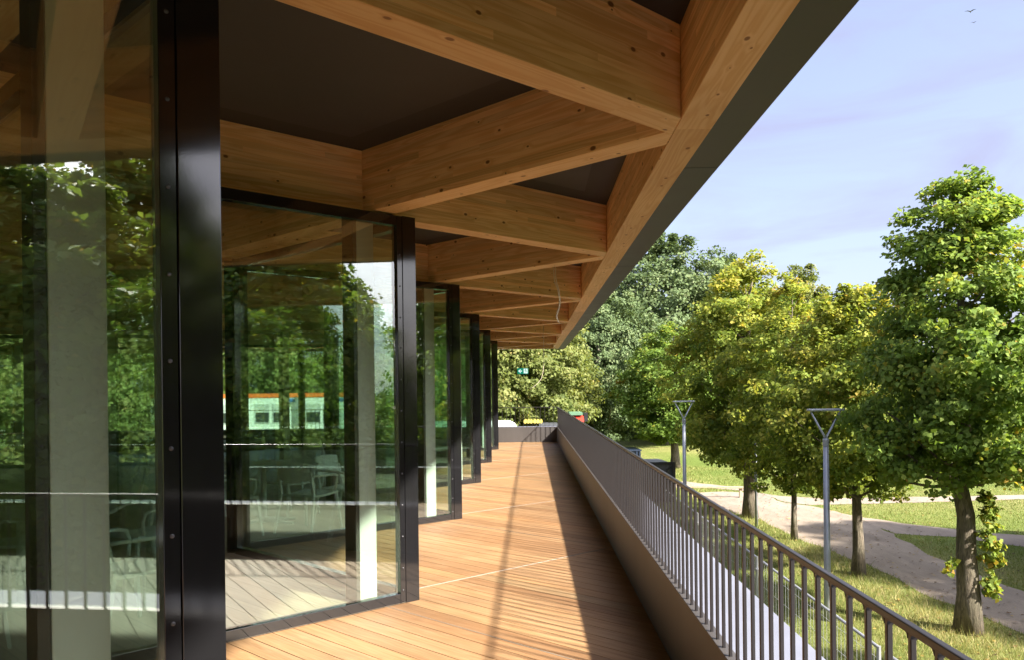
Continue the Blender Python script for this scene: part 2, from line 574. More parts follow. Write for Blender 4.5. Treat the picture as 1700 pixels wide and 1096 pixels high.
def groundmat():
    t = NT('meadow_grass')
    tc = t.n('TexCoord'); P = tc.outputs['Object']
    a = t.noise(P, 0.16, 5, 0.6, 0.4)
    b = t.noise(P, 2.6, 6, 0.7)
    c = t.noise(P, 34.0, 4, 0.7)
    base = t.ramp(a, [(0.34, (0.145, 0.20, 0.048)), (0.50, (0.225, 0.245, 0.078)), (0.64, (0.33, 0.295, 0.13))])
    base = t.mix(t.math('MULTIPLY', b, 0.75), base, (0.105, 0.145, 0.035))
    base = t.mix(1.0, base, t.ramp(c, [(0.3, (0.6, 0.6, 0.6)), (0.7, (1.35, 1.32, 1.2))]), 'MULTIPLY')
    t.set(Base_Color=base, Roughness=0.95)
    t.p.inputs['Specular IOR Level'].default_value = 0.1
    t.bump(t.math('ADD', b, c), 0.8, 0.08)
    return t.m


def pathmat():
    t = NT('gravel_path')
    tc = t.n('TexCoord'); P = tc.outputs['Object']
    a = t.noise(P, 0.5, 5, 0.6)
    b = t.noise(P, 60.0, 4, 0.7)
    d = t.noise(t.mapping(P, (1, 0.25, 1), rot=(0, 0, 0.5)), 2.4, 5, 0.65)
    base = t.ramp(a, [(0.3, (0.25, 0.205, 0.165)), (0.7, (0.325, 0.275, 0.225))])
    base = t.mix(1.0, base, t.ramp(d, [(0.35, (0.84, 0.83, 0.82)), (0.65, (1.06, 1.05, 1.04))]), 'MULTIPLY')
    base = t.mix(1.0, base, t.ramp(b, [(0.3, (0.80, 0.79, 0.78)), (0.7, (1.12, 1.12, 1.12))]), 'MULTIPLY')
    t.set(Base_Color=base, Roughness=0.95)
    t.p.inputs['Specular IOR Level'].default_value = 0.15
    t.bump(b, 0.4, 0.01)
    return t.m


M['ground'] = groundmat()
M['path'] = pathmat()
M['blade'] = leafmat('grass_blade', [(0.0, (0.09, 0.15, 0.030)), (0.5, (0.185, 0.235, 0.060)), (0.75, (0.29, 0.275, 0.10)), (1.0, (0.48, 0.40, 0.20))], 0.3)

# ------------------------------------------------------------------ the lattice of the building
T = 1.13                       # dx per dy of the diagonal grid
PITCH = 3.72
HALF = PITCH / 2
EX = 0.859                     # centre line of the edge beam
NY = 4.03                      # a node on the edge beam
BW = 0.18
ZB, ZT = D + 2.945, D + 2.945 + 0.48
X_END = EX - 2 * HALF * T * 4  # far side of the lattice
Y_END = 25.35
Y_BACK = -8.0
cs = math.hypot(T, 1.0)
D1 = (T / cs, 1 / cs)          # right and away
D2 = (-T / cs, 1 / cs)         # left and away
N1 = (D1[1], -D1[0])           # right side of D1 (towards the viewer)
TIPX, TIPY = -0.865, 2.17
VX = TIPX - HALF * T

# ------------------------------------------------------------------ ground and park
gm = MB()
gm.poly([(-400, -300, 0), (400, -300, 0), (400, 700, 0), (-400, 700, 0)])
tag(gm.build('ground', M['ground']), kind='structure')


def dense(pts, step, amp, rnd):
    out = []
    n = len(pts)
    for i in range(n):
        p, q = Vector(pts[i]), Vector(pts[(i + 1) % n])
        k = max(1, int((q - p).length / step))
        nrm = Vector((-(q - p).y, (q - p).x)).normalized() if (q - p).length > 0 else Vector((0, 0))
        for j in range(k):
            r = p.lerp(q, j / k) + nrm * rnd.uniform(-amp, amp)
            out.append((r.x, r.y))
    return out


PA = [(1150, 820), (1165, 828), (1211, 851), (1237, 858), (1263, 864), (1295, 881), (1324, 895), (1379, 915), (1416, 930), (1434, 936), (1486, 961), (1525, 986), (1579, 1005), (1629, 1023), (1668, 1043), (1700, 1056), (1800, 1098), (2000, 1190),
      (2000, 1105), (1800, 1024), (1700, 984), (1653, 965), (1586, 938), (1554, 928), (1521, 910), (1498, 897), (1481, 887), (1413, 857), (1346, 840.6), (1300, 835), (1262, 820), (1200, 817)]
PB = [(1413, 857.2), (1498, 870), (1586, 880), (1653, 887), (1700, 890), (1900, 903), (1900, 937), (1700, 909), (1653, 903), (1586, 893), (1481.2, 886.8)]
PC = [(1262.5, 819.8), (1294, 824.5), (1367, 829), (1536, 826), (1700, 823), (1900, 819), (1900, 826), (1700, 830), (1536, 835), (1346.3, 840.2), (1301, 834.6)]
PD = [(1100, 803), (1138, 801), (1230, 811), (1262, 817), (1250, 818), (1150, 809), (1100, 806)]
paths = []
prn = random.Random(3)
for k, pp in enumerate((PA, PB, PC, PD)):
    g = [gp(u, v) for u, v in pp]
    g = dense(g, 0.45, 0.07, prn)
    paths.append(g)
    m = MB()
    tri = geometry.tessellate_polygon([[Vector((x, y, 0)) for x, y in g]])
    zz = 0.004 + 0.004 * k
    m.v = [(x, y, zz) for x, y in g]
    m.f = [tuple(t) for t in tri]
    o = m.build('path', M['path'])
    for p in o.data.polygons:
        if p.normal.z < 0: p.flip()
    tag(o, kind='structure')


def inside(px, py, poly):
    r = np.zeros(len(px), bool)
    n = len(poly)
    for i in range(n):
        x0, y0 = poly[i]; x1, y1 = poly[(i + 1) % n]
        c = ((y0 > py) != (y1 > py)) & (px < (x1 - x0) * (py - y0) / (y1 - y0 + 1e-12) + x0)
        r ^= c
    return r


def np_mesh(name, verts, nper, mat, tint, smooth=False):
    """mesh of many equal polygons with nper corners; tint per polygon"""
    n = len(verts) // nper
    me = bpy.data.meshes.new(name)
    me.vertices.add(len(verts)); me.loops.add(len(verts)); me.polygons.add(n)
    me.vertices.foreach_set('co', np.ascontiguousarray(verts, dtype=np.float32).ravel())
    me.loops.foreach_set('vertex_index', np.arange(len(verts), dtype=np.int32))
    me.polygons.foreach_set('loop_start', np.arange(0, len(verts), nper, dtype=np.int32))
    at = me.attributes.new('tint', 'FLOAT', 'POINT')
    at.data.foreach_set('value', np.repeat(tint, nper).astype(np.float32))
    me.materials.append(mat)
    me.update(calc_edges=True)
    me.validate()
    return me


def grass():
    rng = np.random.default_rng(5)
    n = 260000
    y = 6.0 + 46 * rng.random(n) ** 1.9
    u = rng.uniform(900, 1900, n)
    x = (u - VU) / FPX * y
    keep = x > 1.9
    for g in paths: keep &= ~inside(x, y, g)
    keep &= y < 44
    x, y = x[keep], y[keep]
    n = len(x)
    # long dry strip along the tree row, lower sward elsewhere
    strip = np.exp(-((x - 7.3) / 1.3) ** 2)
    pat = 0.5 + 0.5 * np.sin(x * 0.9 + 1.7 * np.sin(y * 0.5)) * np.cos(y * 0.7 + x * 0.31)
    h = (0.03 + 0.04 * rng.random(n)) + strip * 0.13 * rng.random(n) + (rng.random(n) < 0.05) * 0.08
    w = np.maximum(0.0035, y * 0.00036) * rng.uniform(0.7, 1.3, n)
    a = rng.uniform(0, 2 * np.pi, n)
    lean = rng.normal(0, 0.45, (n, 2)) * h[:, None]
    tint = np.clip(rng.normal(0.46, 0.17, n) + strip * 0.38 * rng.random(n) + 0.22 * (pat - 0.4), 0, 1)
    V = np.zeros((n, 3, 3))
    ca, sa = np.cos(a) * w, np.sin(a) * w
    V[:, 0] = np.stack([x - ca, y - sa, np.zeros(n)], 1)
    V[:, 1] = np.stack([x + ca, y + sa, np.zeros(n)], 1)
    V[:, 2] = np.stack([x + lean[:, 0], y + lean[:, 1], h], 1)
    me = np_mesh('grass', V.reshape(-1, 3), 3, M['blade'], tint)
    o = bpy.data.objects.new('grass', me)
    link(o)
    tag(o, 'green and straw coloured meadow grass growing around the gravel paths', 'grass', kind='stuff')


grass()


def fallen():
    rng = np.random.default_rng(8)
    n = 5000
    y = 8.0 + 26 * rng.random(n) ** 1.5
    x = rng.uniform(3.5, 18, n)
    k = (rng.random(n) < 0.25 + 0.75 * np.exp(-((x - 9.0) / 2.2) ** 2)) & (x < 0.72 * y + 1)
    x, y = x[k], y[k]; n = len(x)
    a = rng.uniform(0, 2 * np.pi, n); s = rng.uniform(0.025, 0.055, n)
    V = np.zeros((n, 4, 3))
    for i in range(4):
        V[:, i, 0] = x + np.cos(a + i * np.pi / 2) * s * (1.0 if i % 2 else 0.6)
        V[:, i, 1] = y + np.sin(a + i * np.pi / 2) * s * (1.0 if i % 2 else 0.6)
        V[:, i, 2] = 0.026 + rng.uniform(0, 0.02, n)
    o = bpy.data.objects.new('fallen_leaves', np_mesh('fallen_leaves', V.reshape(-1, 3), 4, M['litter'], rng.random(n)))
    link(o)
    tag(o, 'scattered brown and yellow fallen leaves on the path and its edges', 'leaves', kind='stuff')


M['litter'] = leafmat('fallen_leaf', [(0.0, (0.06, 0.04, 0.02)), (0.5, (0.16, 0.09, 0.035)), (1.0, (0.36, 0.26, 0.07))], 0.15)
fallen()


# ------------------------------------------------------------------ trees
def leaves(rng, centres, radii, per, size, tint0, tint_sd, droop=0.35, flat=0.65, base_tint=None):
    """leaf quads, folded along the midrib, spread through clumps"""
    P, TN = [], []
    for i, (c, r) in enumerate(zip(centres, radii)):
        k = max(8, int(per * rng.uniform(0.7, 1.3)))
        d = rng.normal(0, 1, (k, 3)); d /= np.linalg.norm(d, axis=1)[:, None]
        rr = r * rng.random(k) ** 0.45
        p = c + d * rr[:, None] * np.array([1, 1, flat])
        P.append(p)
        b = tint0 if base_tint is None else base_tint[i]
        TN.append(np.clip(rng.normal(b, tint_sd, k), 0, 1))
    P = np.concatenate(P); TN = np.concatenate(TN)
    n = len(P)
    nv = rng.normal(0, 0.5, (n, 3)); nv[:, 2] += 0.45
    ctr = centres.mean(0)
    ow = P - ctr; ow[:, 2] *= 0.6; ow /= np.linalg.norm(ow, axis=1)[:, None] + 1e-9
    nv += 0.62 * ow
    nv /= np.linalg.norm(nv, axis=1)[:, None]
    t = rng.normal(0, 1, (n, 3)); t[:, 2] -= droop * 2
    t -= nv * (t * nv).sum(1)[:, None]
    t /= np.linalg.norm(t, axis=1)[:, None] + 1e-9
    b = np.cross(nv, t)
    s = size * rng.uniform(0.65, 1.3, n)[:, None]
    V = np.zeros((n, 4, 3))
    fold = nv * s * 0.12
    V[:, 0] = P - t * s * 0.5
    V[:, 1] = P + b * s * 0.42 - t * s * 0.08 + fold
    V[:, 2] = P + t * s * 0.55 - fold
    V[:, 3] = P - b * s * 0.42 - t * s * 0.08 + fold
    return V.reshape(-1, 3), TN


def tree_meshes(seed, H, z0, Rm, prof, nclump, per, lsize, tr, bark, leaf, tint0=0.42, tint_sd=0.14, spread=0.1, clump=0.2,
                top_tint=0.0, lean=(0, 0), limbs=26, bare=0.0):
    """crown and trunk meshes of one tree; prof = [(t, radius factor)] up the crown"""
    rng = np.random.default_rng(seed)
    tp = np.array(prof)
    t = rng.random(nclump * 3)
    rad = np.interp(t, tp[:, 0], tp[:, 1])
    keep = rng.random(len(t)) < (rad / rad.max()) ** 1.4 + 0.08
    t, rad = t[keep][:nclump], rad[keep][:nclump]
    n = len(t)
    ang = rng.uniform(0, 2 * np.pi, n)
    lob = 1 + 0.16 * np.sin(ang * 3 + t * 9 + seed) + 0.10 * np.sin(ang * 5 - t * 14)
    f = rng.random(n) ** 0.42
    rr = rad * Rm * lob * f
    hz = H - z0
    zz = z0 + t * hz + rng.normal(0, 0.02 * hz, n) - 0.10 * hz * f * (rad) * 0.5
    C = np.stack([np.cos(ang) * rr + lean[0] * t, np.sin(ang) * rr + lean[1] * t, zz], 1)
    rads = Rm * clump * rng.uniform(0.65, 1.35, n) * (0.55 + 0.45 * np.clip(rad, 0, 1))
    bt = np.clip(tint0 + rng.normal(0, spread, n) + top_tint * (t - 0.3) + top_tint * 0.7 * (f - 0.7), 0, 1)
    V, TN = leaves(rng, C, rads, per, lsize, tint0, tint_sd, base_tint=bt)
    crown = np_mesh('crown', V, 4, leaf, TN)
    m = MB()
    pts, rs = [], []
    zt = H * 0.93
    wob = rng.normal(0, tr * 0.35, (12, 2))
    for i in range(12):
        s = i / 11
        flare = 1 + 0.25 * math.exp(-s * zt / (tr * 1.6)) if s * zt < 1.4 else 1
        rad_i = tr * (1 - 0.90 * s ** 0.85) * flare
        k = min(1, s * 2)
        pts.append((wob[i, 0] * k + lean[0] * s, wob[i, 1] * k + lean[1] * s, s * zt - (0.05 if i == 0 else 0)))
        rs.append(max(rad_i, 0.012))
    m.tube(pts, rs, 14)
    order = rng.permutation(n)[:limbs]
    for i in order:
        c = C[i]
        zs = max(z0 * 0.92, min(zt * 0.9, c[2] - np.hypot(c[0], c[1]) * rng.uniform(0.25, 0.7)))
        s = zs / zt
        b0 = np.array([lean[0] * s, lean[1] * s, zs])
        r0 = max(0.012, tr * (1 - 0.88 * s) * 0.42)
        mid = b0 * 0.5 + c * 0.5 + np.array([0, 0, -0.06 * np.hypot(c[0], c[1])]) + rng.normal(0, 0.04 * Rm, 3)
        m.tube([tuple(b0), tuple(b0 * 0.72 + mid * 0.28), tuple(mid), tuple(c)], [r0, r0 * 0.8, r0 * 0.5, r0 * 0.18], 6, cap=False)
    trunk = m.mesh('trunk', bark, smooth=True)
    return trunk, crown


PROF_OVAL = [(0, 0.35), (0.12, 0.8), (0.3, 1.0), (0.55, 0.92), (0.8, 0.62), (1, 0.18)]
PROF_ROUND = [(0, 0.45), (0.2, 0.9), (0.45, 1.0), (0.7, 0.88), (0.9, 0.5), (1, 0.2)]
PROF_CONE = [(0, 0.72), (0.15, 1.0), (0.45, 0.95), (0.68, 0.78), (0.88, 0.54), (1, 0.2)]
PROF_SHRUB = [(0, 0.9), (0.3, 1.0), (0.7, 0.8), (1, 0.3)]


def tree(name, label, meshes, xy, rz=0.0, sc=(1, 1, 1), group=None):
    r = thing(name, label, 'tree', (xy[0], xy[1], 0), rz, group)
    r.scale = sc
    for nm, me in zip(('trunk', 'crown'), meshes):
        link(bpy.data.objects.new(nm, me), r)
    return r


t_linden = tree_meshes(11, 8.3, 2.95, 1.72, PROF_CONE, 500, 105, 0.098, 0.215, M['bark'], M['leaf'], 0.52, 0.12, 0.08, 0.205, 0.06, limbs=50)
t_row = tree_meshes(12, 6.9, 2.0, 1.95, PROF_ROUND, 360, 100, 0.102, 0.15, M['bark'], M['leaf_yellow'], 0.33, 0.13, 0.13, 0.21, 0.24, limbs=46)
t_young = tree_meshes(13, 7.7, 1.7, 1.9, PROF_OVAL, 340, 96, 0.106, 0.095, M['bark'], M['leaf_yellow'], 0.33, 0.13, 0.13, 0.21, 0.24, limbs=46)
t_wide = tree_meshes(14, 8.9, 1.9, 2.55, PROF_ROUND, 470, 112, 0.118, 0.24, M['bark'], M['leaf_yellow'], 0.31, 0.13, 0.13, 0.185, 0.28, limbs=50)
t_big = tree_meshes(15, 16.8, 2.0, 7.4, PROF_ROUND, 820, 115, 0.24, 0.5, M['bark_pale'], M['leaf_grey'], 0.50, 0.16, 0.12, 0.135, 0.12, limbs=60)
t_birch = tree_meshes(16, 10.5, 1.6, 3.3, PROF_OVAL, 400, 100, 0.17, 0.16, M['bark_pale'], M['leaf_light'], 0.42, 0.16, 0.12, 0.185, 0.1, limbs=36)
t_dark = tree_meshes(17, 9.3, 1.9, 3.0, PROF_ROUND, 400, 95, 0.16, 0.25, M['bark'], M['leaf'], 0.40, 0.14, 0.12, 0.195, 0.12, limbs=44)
t_mirror = tree_meshes(19, 9.3, 1.3, 3.1, PROF_ROUND, 480, 105, 0.17, 0.2, M['bark'], M['leaf'], 0.40, 0.15, 0.12, 0.21, 0.15, limbs=44)
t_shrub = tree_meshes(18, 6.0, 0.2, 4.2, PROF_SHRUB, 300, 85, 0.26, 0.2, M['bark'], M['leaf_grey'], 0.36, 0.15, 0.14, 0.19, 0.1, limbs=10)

tree('linden_tree', 'tall green linden with leafy shoots sprouting from its trunk at right', t_linden, gp(1607, 1050), 0.4)
tree('linden_tree', 'low linden with drooping yellow green crown beside the tall grey lamp post', t_row, gp(1425, 955), 1.9)
tree('young_tree', 'slender young tree with thin trunk at the gravel path edge', t_young, gp(1319, 897), 0.7)
tree('linden_tree', 'broad yellowing linden with dark trunk beside the slim lantern pole', t_wide, gp(1245, 860), 2.2)
tree('linden_tree', 'thick trunked linden standing in the shaded meadow behind the distant lamp post', t_dark, gp(1121, 778), 1.0, (1.05, 1.05, 0.86))
tree('linden_tree', 'linden standing next before the tall linden, at right picture edge', t_dark, (8.1, 9.0), 2.6, (0.48, 0.48, 0.84))
for i, (x, y, s) in enumerate(((10.4, -1.2, 1.12), (10.3, -7.6, 1.1), (10.2, -12.6, 1.2), (10.4, -18.0, 1.2), (17.0, -3.7, 1.1), (17.4, -10.6, 1.2), (17.0, -17.0, 1.2), (17.5, -24.0, 1.2), (30.0, 3.2, 1.15), (30.0, -8.0, 1.25), (45.0, -13.4, 1.4))):
    tree('linden_tree', 'linden of the row behind the viewer, mirrored in the terrace glass', t_mirror, (x, y), i * 1.3, (s, s, s * (0.84, 0.86, 0.95, 0.95, 0.9, 1.05, 1.05, 1.05, 1.2, 1.0, 1.0)[i]), 'row lindens mirrored in the glass')
for i, (x, y, s) in enumerate(((17.4, 9.2, 0.95), (16.4, 14.2, 0.95), (16.6, 18.8, 0.85))):
    tree('linden_tree', 'linden on the far side of the gravel path, its shade lying across the path', t_dark, (x, y), i * 2.1 + 0.5, (s, s, s * 0.95), 'lindens shading the gravel path')
for k, (x, y, s, sz) in enumerate(((11.2, 62, 1.0, 1.0), (4.7, 53, 0.66, 0.70), (17.5, 68, 0.66, 0.95))):
    tree('poplar_tree', ('tall grey green poplar with rounded crown highest above the yellowing lindens',
                         'lower dark grey green poplar beside the roof corner', 'grey green poplar rising right behind the tallest poplar')[k],
         t_big, (x, y), k * 2.1, (s, s, sz))
for k, (x, y, s, sz) in enumerate(((23.5, 66, 1.25, 1.42), (29.0, 68, 1.2, 1.2))):
    tree('birch_tree', ('pale feathery tree whose tip shows above the yellow lindens',
                        'pale tree behind the gap between yellow lindens and tall linden')[k], t_birch, (x, y), k * 1.7 + 0.3, (s, s, sz))
for k, (x, y, s) in enumerate(((-2.6, 40, 0.95), (0.2, 42, 1.0), (1.6, 48, 0.85))):
    tree('birch_tree', ('pale green birch behind the white van', 'pale green birch behind the yellow roofed stalls',
                        'pale green birch beside the far corner of the railing')[k], t_birch, (x, y), k * 2.4, (s, s, s))
for k, (x, y, s) in enumerate(((-7.5, 58, 1.1), (-13, 62, 1.2), (-19, 60, 1.15), (-25, 58, 1.2), (-32, 55, 1.2), (-27, 47, 1.2), (-26, 41, 1.1), (-27, 34, 1.25), (-26, 28, 1.15), (-28, 21, 1.2), (-26, 14, 1.2), (-28, 7, 1.2), (-26, 0, 1.15), (-36, 46, 1.2), (-37, 38, 1.15), (-35, 31, 1.2), (-38, 24, 1.2), (-35, 17, 1.1), (-37, 9, 1.2))):
    tree('birch_tree', 'pale birch in the grove behind the site cabins, seen through the glass', t_birch, (x, y), k * 1.1 + 0.9, (s, s, s), 'birches behind the site cabins')
for k, (x, y, s, sz) in enumerate(((14, 74, 1.1, 0.95), (21, 76, 1.2, 1.0), (28, 75, 1.2, 1.15), (35, 74, 1.1, 1.0), (42, 72, 1.3, 1.2), (49, 70, 1.2, 1.1), (56, 68, 1.3, 1.2), (8, 72, 1, 0.8))):
    tree('shrub_tree', 'dark bushy tree in the belt closing off the far meadow', t_shrub, (x, y), k * 0.8, (s, s, sz), 'bushy trees along the far meadow edge')
for k, (x, y, s, sz) in enumerate(((27, -14, 1.0, 1.5), (24, -22, 1.1, 1.7), (33, -7, 1.0, 1.1), (36, 1, 1.1, 1.0), (40, 11, 1.0, 1.0), (44, 22, 1.1, 1.1), (18, -30, 1.1, 1.6), (30, -34, 1.1, 1.8))):
    tree('shrub_tree', 'bushy tree across the park meadow, mirrored in the terrace glass', t_shrub, (x, y), k * 1.9, (s, s, sz), 'bushy trees mirrored in the glass')


def shoots():
    """leafy water shoots on the trunk of the tall linden"""
    x, y = gp(1607, 1050)
    rng = np.random.default_rng(4)
    C = []
    for k in range(64):
        z = 0.6 + 2.0 * rng.random()
        C.append((x + 0.16 + 0.22 * rng.random() * (1.3 - abs(z - 1.5) * 0.4), y - 0.16 - 0.12 * rng.random(), z))
    C += [(x - 0.33, y - 0.1, 1.2), (x - 0.42, y - 0.1, 1.12), (x - 0.30, y - 0.05, 1.28), (x - 0.30, y - 0.1, 2.6), (x - 0.36, y - 0.1, 2.75)]
    V, TN = leaves(rng, np.array(C), np.full(len(C), 0.115), 15, 0.10, 0.70, 0.12, droop=0.6)
    o = bpy.data.objects.new('trunk_shoots', np_mesh('trunk_shoots', V, 4, M['leaf'], TN))
    root = [ob for ob in COL.objects if ob.get('label', '').startswith('tall green linden')][0]
    link(o, root)
    o['kind'] = 'stuff'
    o.matrix_parent_inverse = (Matrix.Translation(root.location) @ Matrix.Rotation(0.4, 4, 'Z')).inverted()


shoots()

# ------------------------------------------------------------------ terrace deck
BOARD = 0.147


def deck():
    verts, faces, uvs, rnd = [], [], [], []
    d2 = Vector(D2); n2 = Vector((D2[1], -D2[0]))       # along, across
    rng = random.Random(2)
    z1, z0 = D, D - 0.022
    reg = [(-3.3, -3.0), (0.81, -3.0), (0.81, 23.5), (-3.3, 23.5)]
    lo = min(n2.dot(Vector(p)) for p in reg); hi = max(n2.dot(Vector(p)) for p in reg)
    # joint lines along D1: x - T*y = const
    def cut(poly, k0, k1):
        p = clip(poly, -1.0, T, -k0)      # x - T y >= k0
        return clip(p, 1.0, -T, k1)       # x - T y <= k1
    joints = []
    yk = 4.05 - 20 * PITCH
    for i in range(40):
        joints.append(0.81 - T * (yk + i * PITCH))
    joints.sort()
    off = n2.dot(Vector((0.81, 4.05)))
    i0 = int((lo - off) / BOARD) - 1
    i1 = int((hi - off) / BOARD) + 1
    for i in range(i0, i1):
        a = off + i * BOARD + 0.0028; b = off + (i + 1) * BOARD - 0.0028
        s0 = n2 * a - d2 * 60; s1 = n2 * b - d2 * 60
        strip = [(s0.x, s0.y), (s1.x, s1.y), (s1.x + d2.x * 120, s1.y + d2.y * 120), (s0.x + d2.x * 120, s0.y + d2.y * 120)]
        for A, B, Cc in ((1, 0, 0.81), (-1, 0, 3.3), (0, 1, 23.5), (0, -1, 3.0)):
            strip = clip(strip, A, B, Cc)
            if len(strip) < 3: break
        if len(strip) < 3: continue
        for j in range(len(joints) - 1):
            p = cut(strip, joints[j] + 0.011, joints[j + 1] - 0.011)
            if len(p) < 3: continue
            r = rng.random()
            ar = sum(p[q][0] * p[(q + 1) % len(p)][1] - p[(q + 1) % len(p)][0] * p[q][1] for q in range(len(p)))
            if ar < 0: p = p[::-1]
            n = len(p); base = len(verts)
            verts += [(x, y, z0) for x, y in p] + [(x, y, z1) for x, y in p]
            fs = [tuple(base + n + q for q in range(n))] + [(base + q, base + (q + 1) % n, base + n + (q + 1) % n, base + n + q) for q in range(n)]
            faces += fs
            for x, y in p + p:
                uvs.append((d2.dot(Vector((x, y))), n2.dot(Vector((x, y)))))
                rnd.append(r)
    me = bpy.data.meshes.new('terrace_floor')
    me.from_pydata(verts, [], faces)
    uvl = me.uv_layers.new(name='UVMap')
    vi = np.zeros(len(me.loops), np.int32); me.loops.foreach_get('vertex_index', vi)
    uvl.data.foreach_set('uv', np.array(uvs, np.float32)[vi].ravel())
    at = me.attributes.new('rnd', 'FLOAT', 'POINT'); at.data.foreach_set('value', np.array(rnd, np.float32))
    me.materials.append(M['deck'])
    me.update()
    o = bpy.data.objects.new('terrace_floor', me); link(o)
    tag(o, kind='structure')
    u = MB(); u.box(-3.3, 0.81, -3.0, 23.5, D - 0.09, D - 0.024)
    u.build('floor_bearer', M['under'], o)
    # pale joint strips following the zigzag of the roof lattice
    s = MB()
    for i in range(-3, 7):
        y0 = 4.05 + i * PITCH
        for dx, dy in ((-T, -1), (-T, 1)):
            a = Vector((0.80, y0 + (0 if dy > 0 else -0.0)))
            b = a + Vector((dx, dy)) * (HALF * 1.9 if dy < 0 else HALF)
            strip = [(a.x, a.y), (b.x, b.y)]
            dirv = (b - a).normalized(); nn = Vector((-dirv.y, dirv.x)) * 0.0030
            q = [(a + nn), (a - nn), (b - nn), (b + nn)]
            q = [(v.x, v.y) for v in q]
            q = clip(clip(clip(q, 0, 1, 23.49), 0, -1, 2.9), -1, 0, 3.2)
            if len(q) >= 3: s.prism(q, D - 0.02, D + (0.0016 if dy < 0 else 0.0022))
    s.build('joint_strip', M['strip'], o)
    return o


deck()


def inner_floor():
    """boards of the room behind the glass, 6 mm above the terrace boards"""
    poly = [(X_END - 1, Y_BACK)]
    ys = []
    pts = [(VX, Y_BACK)]
    i = -3
    while True:
        ty = TIPY + i * PITCH
        if ty > 21: break
        if ty - HALF > Y_BACK: pts.append((VX, ty - HALF))
        if ty > Y_BACK: pts.append((TIPX, ty))
        i += 1
    pts.append((VX, TIPY + 5 * PITCH + HALF))
    for k in range(4):
        px = VX - k * PITCH
        pts.append((px, TIPY + 5 * PITCH + HALF)) if k else None
        pts.append((px - HALF, TIPY + 5 * PITCH + HALF - HALF * T))
    pts.append((X_END - 1, TIPY + 5 * PITCH + HALF - HALF * T))
    poly = pts + poly
    tri = geometry.tessellate_polygon([[Vector((x, y, 0)) for x, y in poly]])
    me = bpy.data.meshes.new('inner_floor')
    me.from_pydata([(x, y, D + 0.006) for x, y in poly], [], [tuple(t) for t in tri])
    for p in me.polygons:
        if p.normal.z < 0: p.flip()
    uvl = me.uv_layers.new(name='UVMap')
    for lp in me.loops:
        x, y, z = me.vertices[lp.vertex_index].co
        uvl.data[lp.index].uv = (D2[0] * x + D2[1] * y, D2[1] * x - D2[0] * y)
    me.materials.append(M['room_floor'])
    o = bpy.data.objects.new('room_floor', me); link(o)
    tag(o, kind='structure')


def roomfloor():
    t = NT('room_floor_boards')
    uv = t.n('UVMap')
    sx = t.n('SeparateXYZ'); t.l(uv.outputs[0], sx.inputs[0])
    row = t.math('FLOOR', t.math('DIVIDE', sx.outputs[1], BOARD))
    wn = t.n('TexWhiteNoise', noise_dimensions='1D'); t.l(row, wn.inputs['W'])
    fr = t.math('FRACT', t.math('DIVIDE', sx.outputs[1], BOARD))
    gap = t.math('LESS_THAN', fr, 0.035)
    cv = t.n('CombineXYZ'); t.l(t.math('ADD', sx.outputs[0], t.math('MULTIPLY', row, 7.7)), cv.inputs[0]); t.l(sx.outputs[1], cv.inputs[1])
    g = t.noise(t.mapping(cv.outputs[0], (1.0, 30, 1)), 1.0, 4, 0.6)
    c = t.ramp(g, [(0.3, (0.30, 0.24, 0.165)), (0.7, (0.43, 0.35, 0.25))])
    c = t.mix(1.0, c, t.ramp(wn.outputs['Value'], [(0, (0.8, 0.79, 0.78)), (1, (1.12, 1.1, 1.08))]), 'MULTIPLY')
    c = t.mix(gap, c, (0.05, 0.038, 0.025))
    t.set(Base_Color=c, Roughness=0.38)
    return t.m


M['room_floor'] = roomfloor()
inner_floor()

# ------------------------------------------------------------------ the pavilion
pav = thing('pavilion', 'timber roofed glass pavilion with zigzag glazed front in black frames', 'building')

# timber lattice roof
def beam(plan, p, d, name='roof_beam', zb=ZB, zt=ZT):
    """prism of a plan polygon, object X along direction d through point p"""
    ang = math.atan2(d[1], d[0])
    mat = Matrix.Translation((p[0], p[1], zb)) @ Matrix.Rotation(ang, 4, 'Z')
    inv = mat.inverted()
    loc = [inv @ Vector((x, y, zb)) for x, y in plan]
    m = MB(); m.prism([(v.x, v.y) for v in loc], 0, zt - zb)
    return m.build(name, M['glulam'], pav, bevel=0.003, matrix=mat)


def strip_poly(p, d, w, L0, L1):
    n = (-d[1], d[0])
    return [(p[0] + d[0] * s + n[0] * e * w / 2, p[1] + d[1] * s + n[1] * e * w / 2) for s, e in ((L0, -1), (L1, -1), (L1, 1), (L0, 1))]


XI = EX - BW / 2 - 0.003       # inner face of the edge beam
XF = X_END - 1.4


def room_clip(p, y_hi=Y_END - 0.095):
    for A, B, Cc in ((1, 0, XI), (-1, 0, -XF), (0, 1, y_hi), (0, -1, -Y_BACK)):
        p = clip(p, A, B, Cc)
        if len(p) < 3: return p
    return p


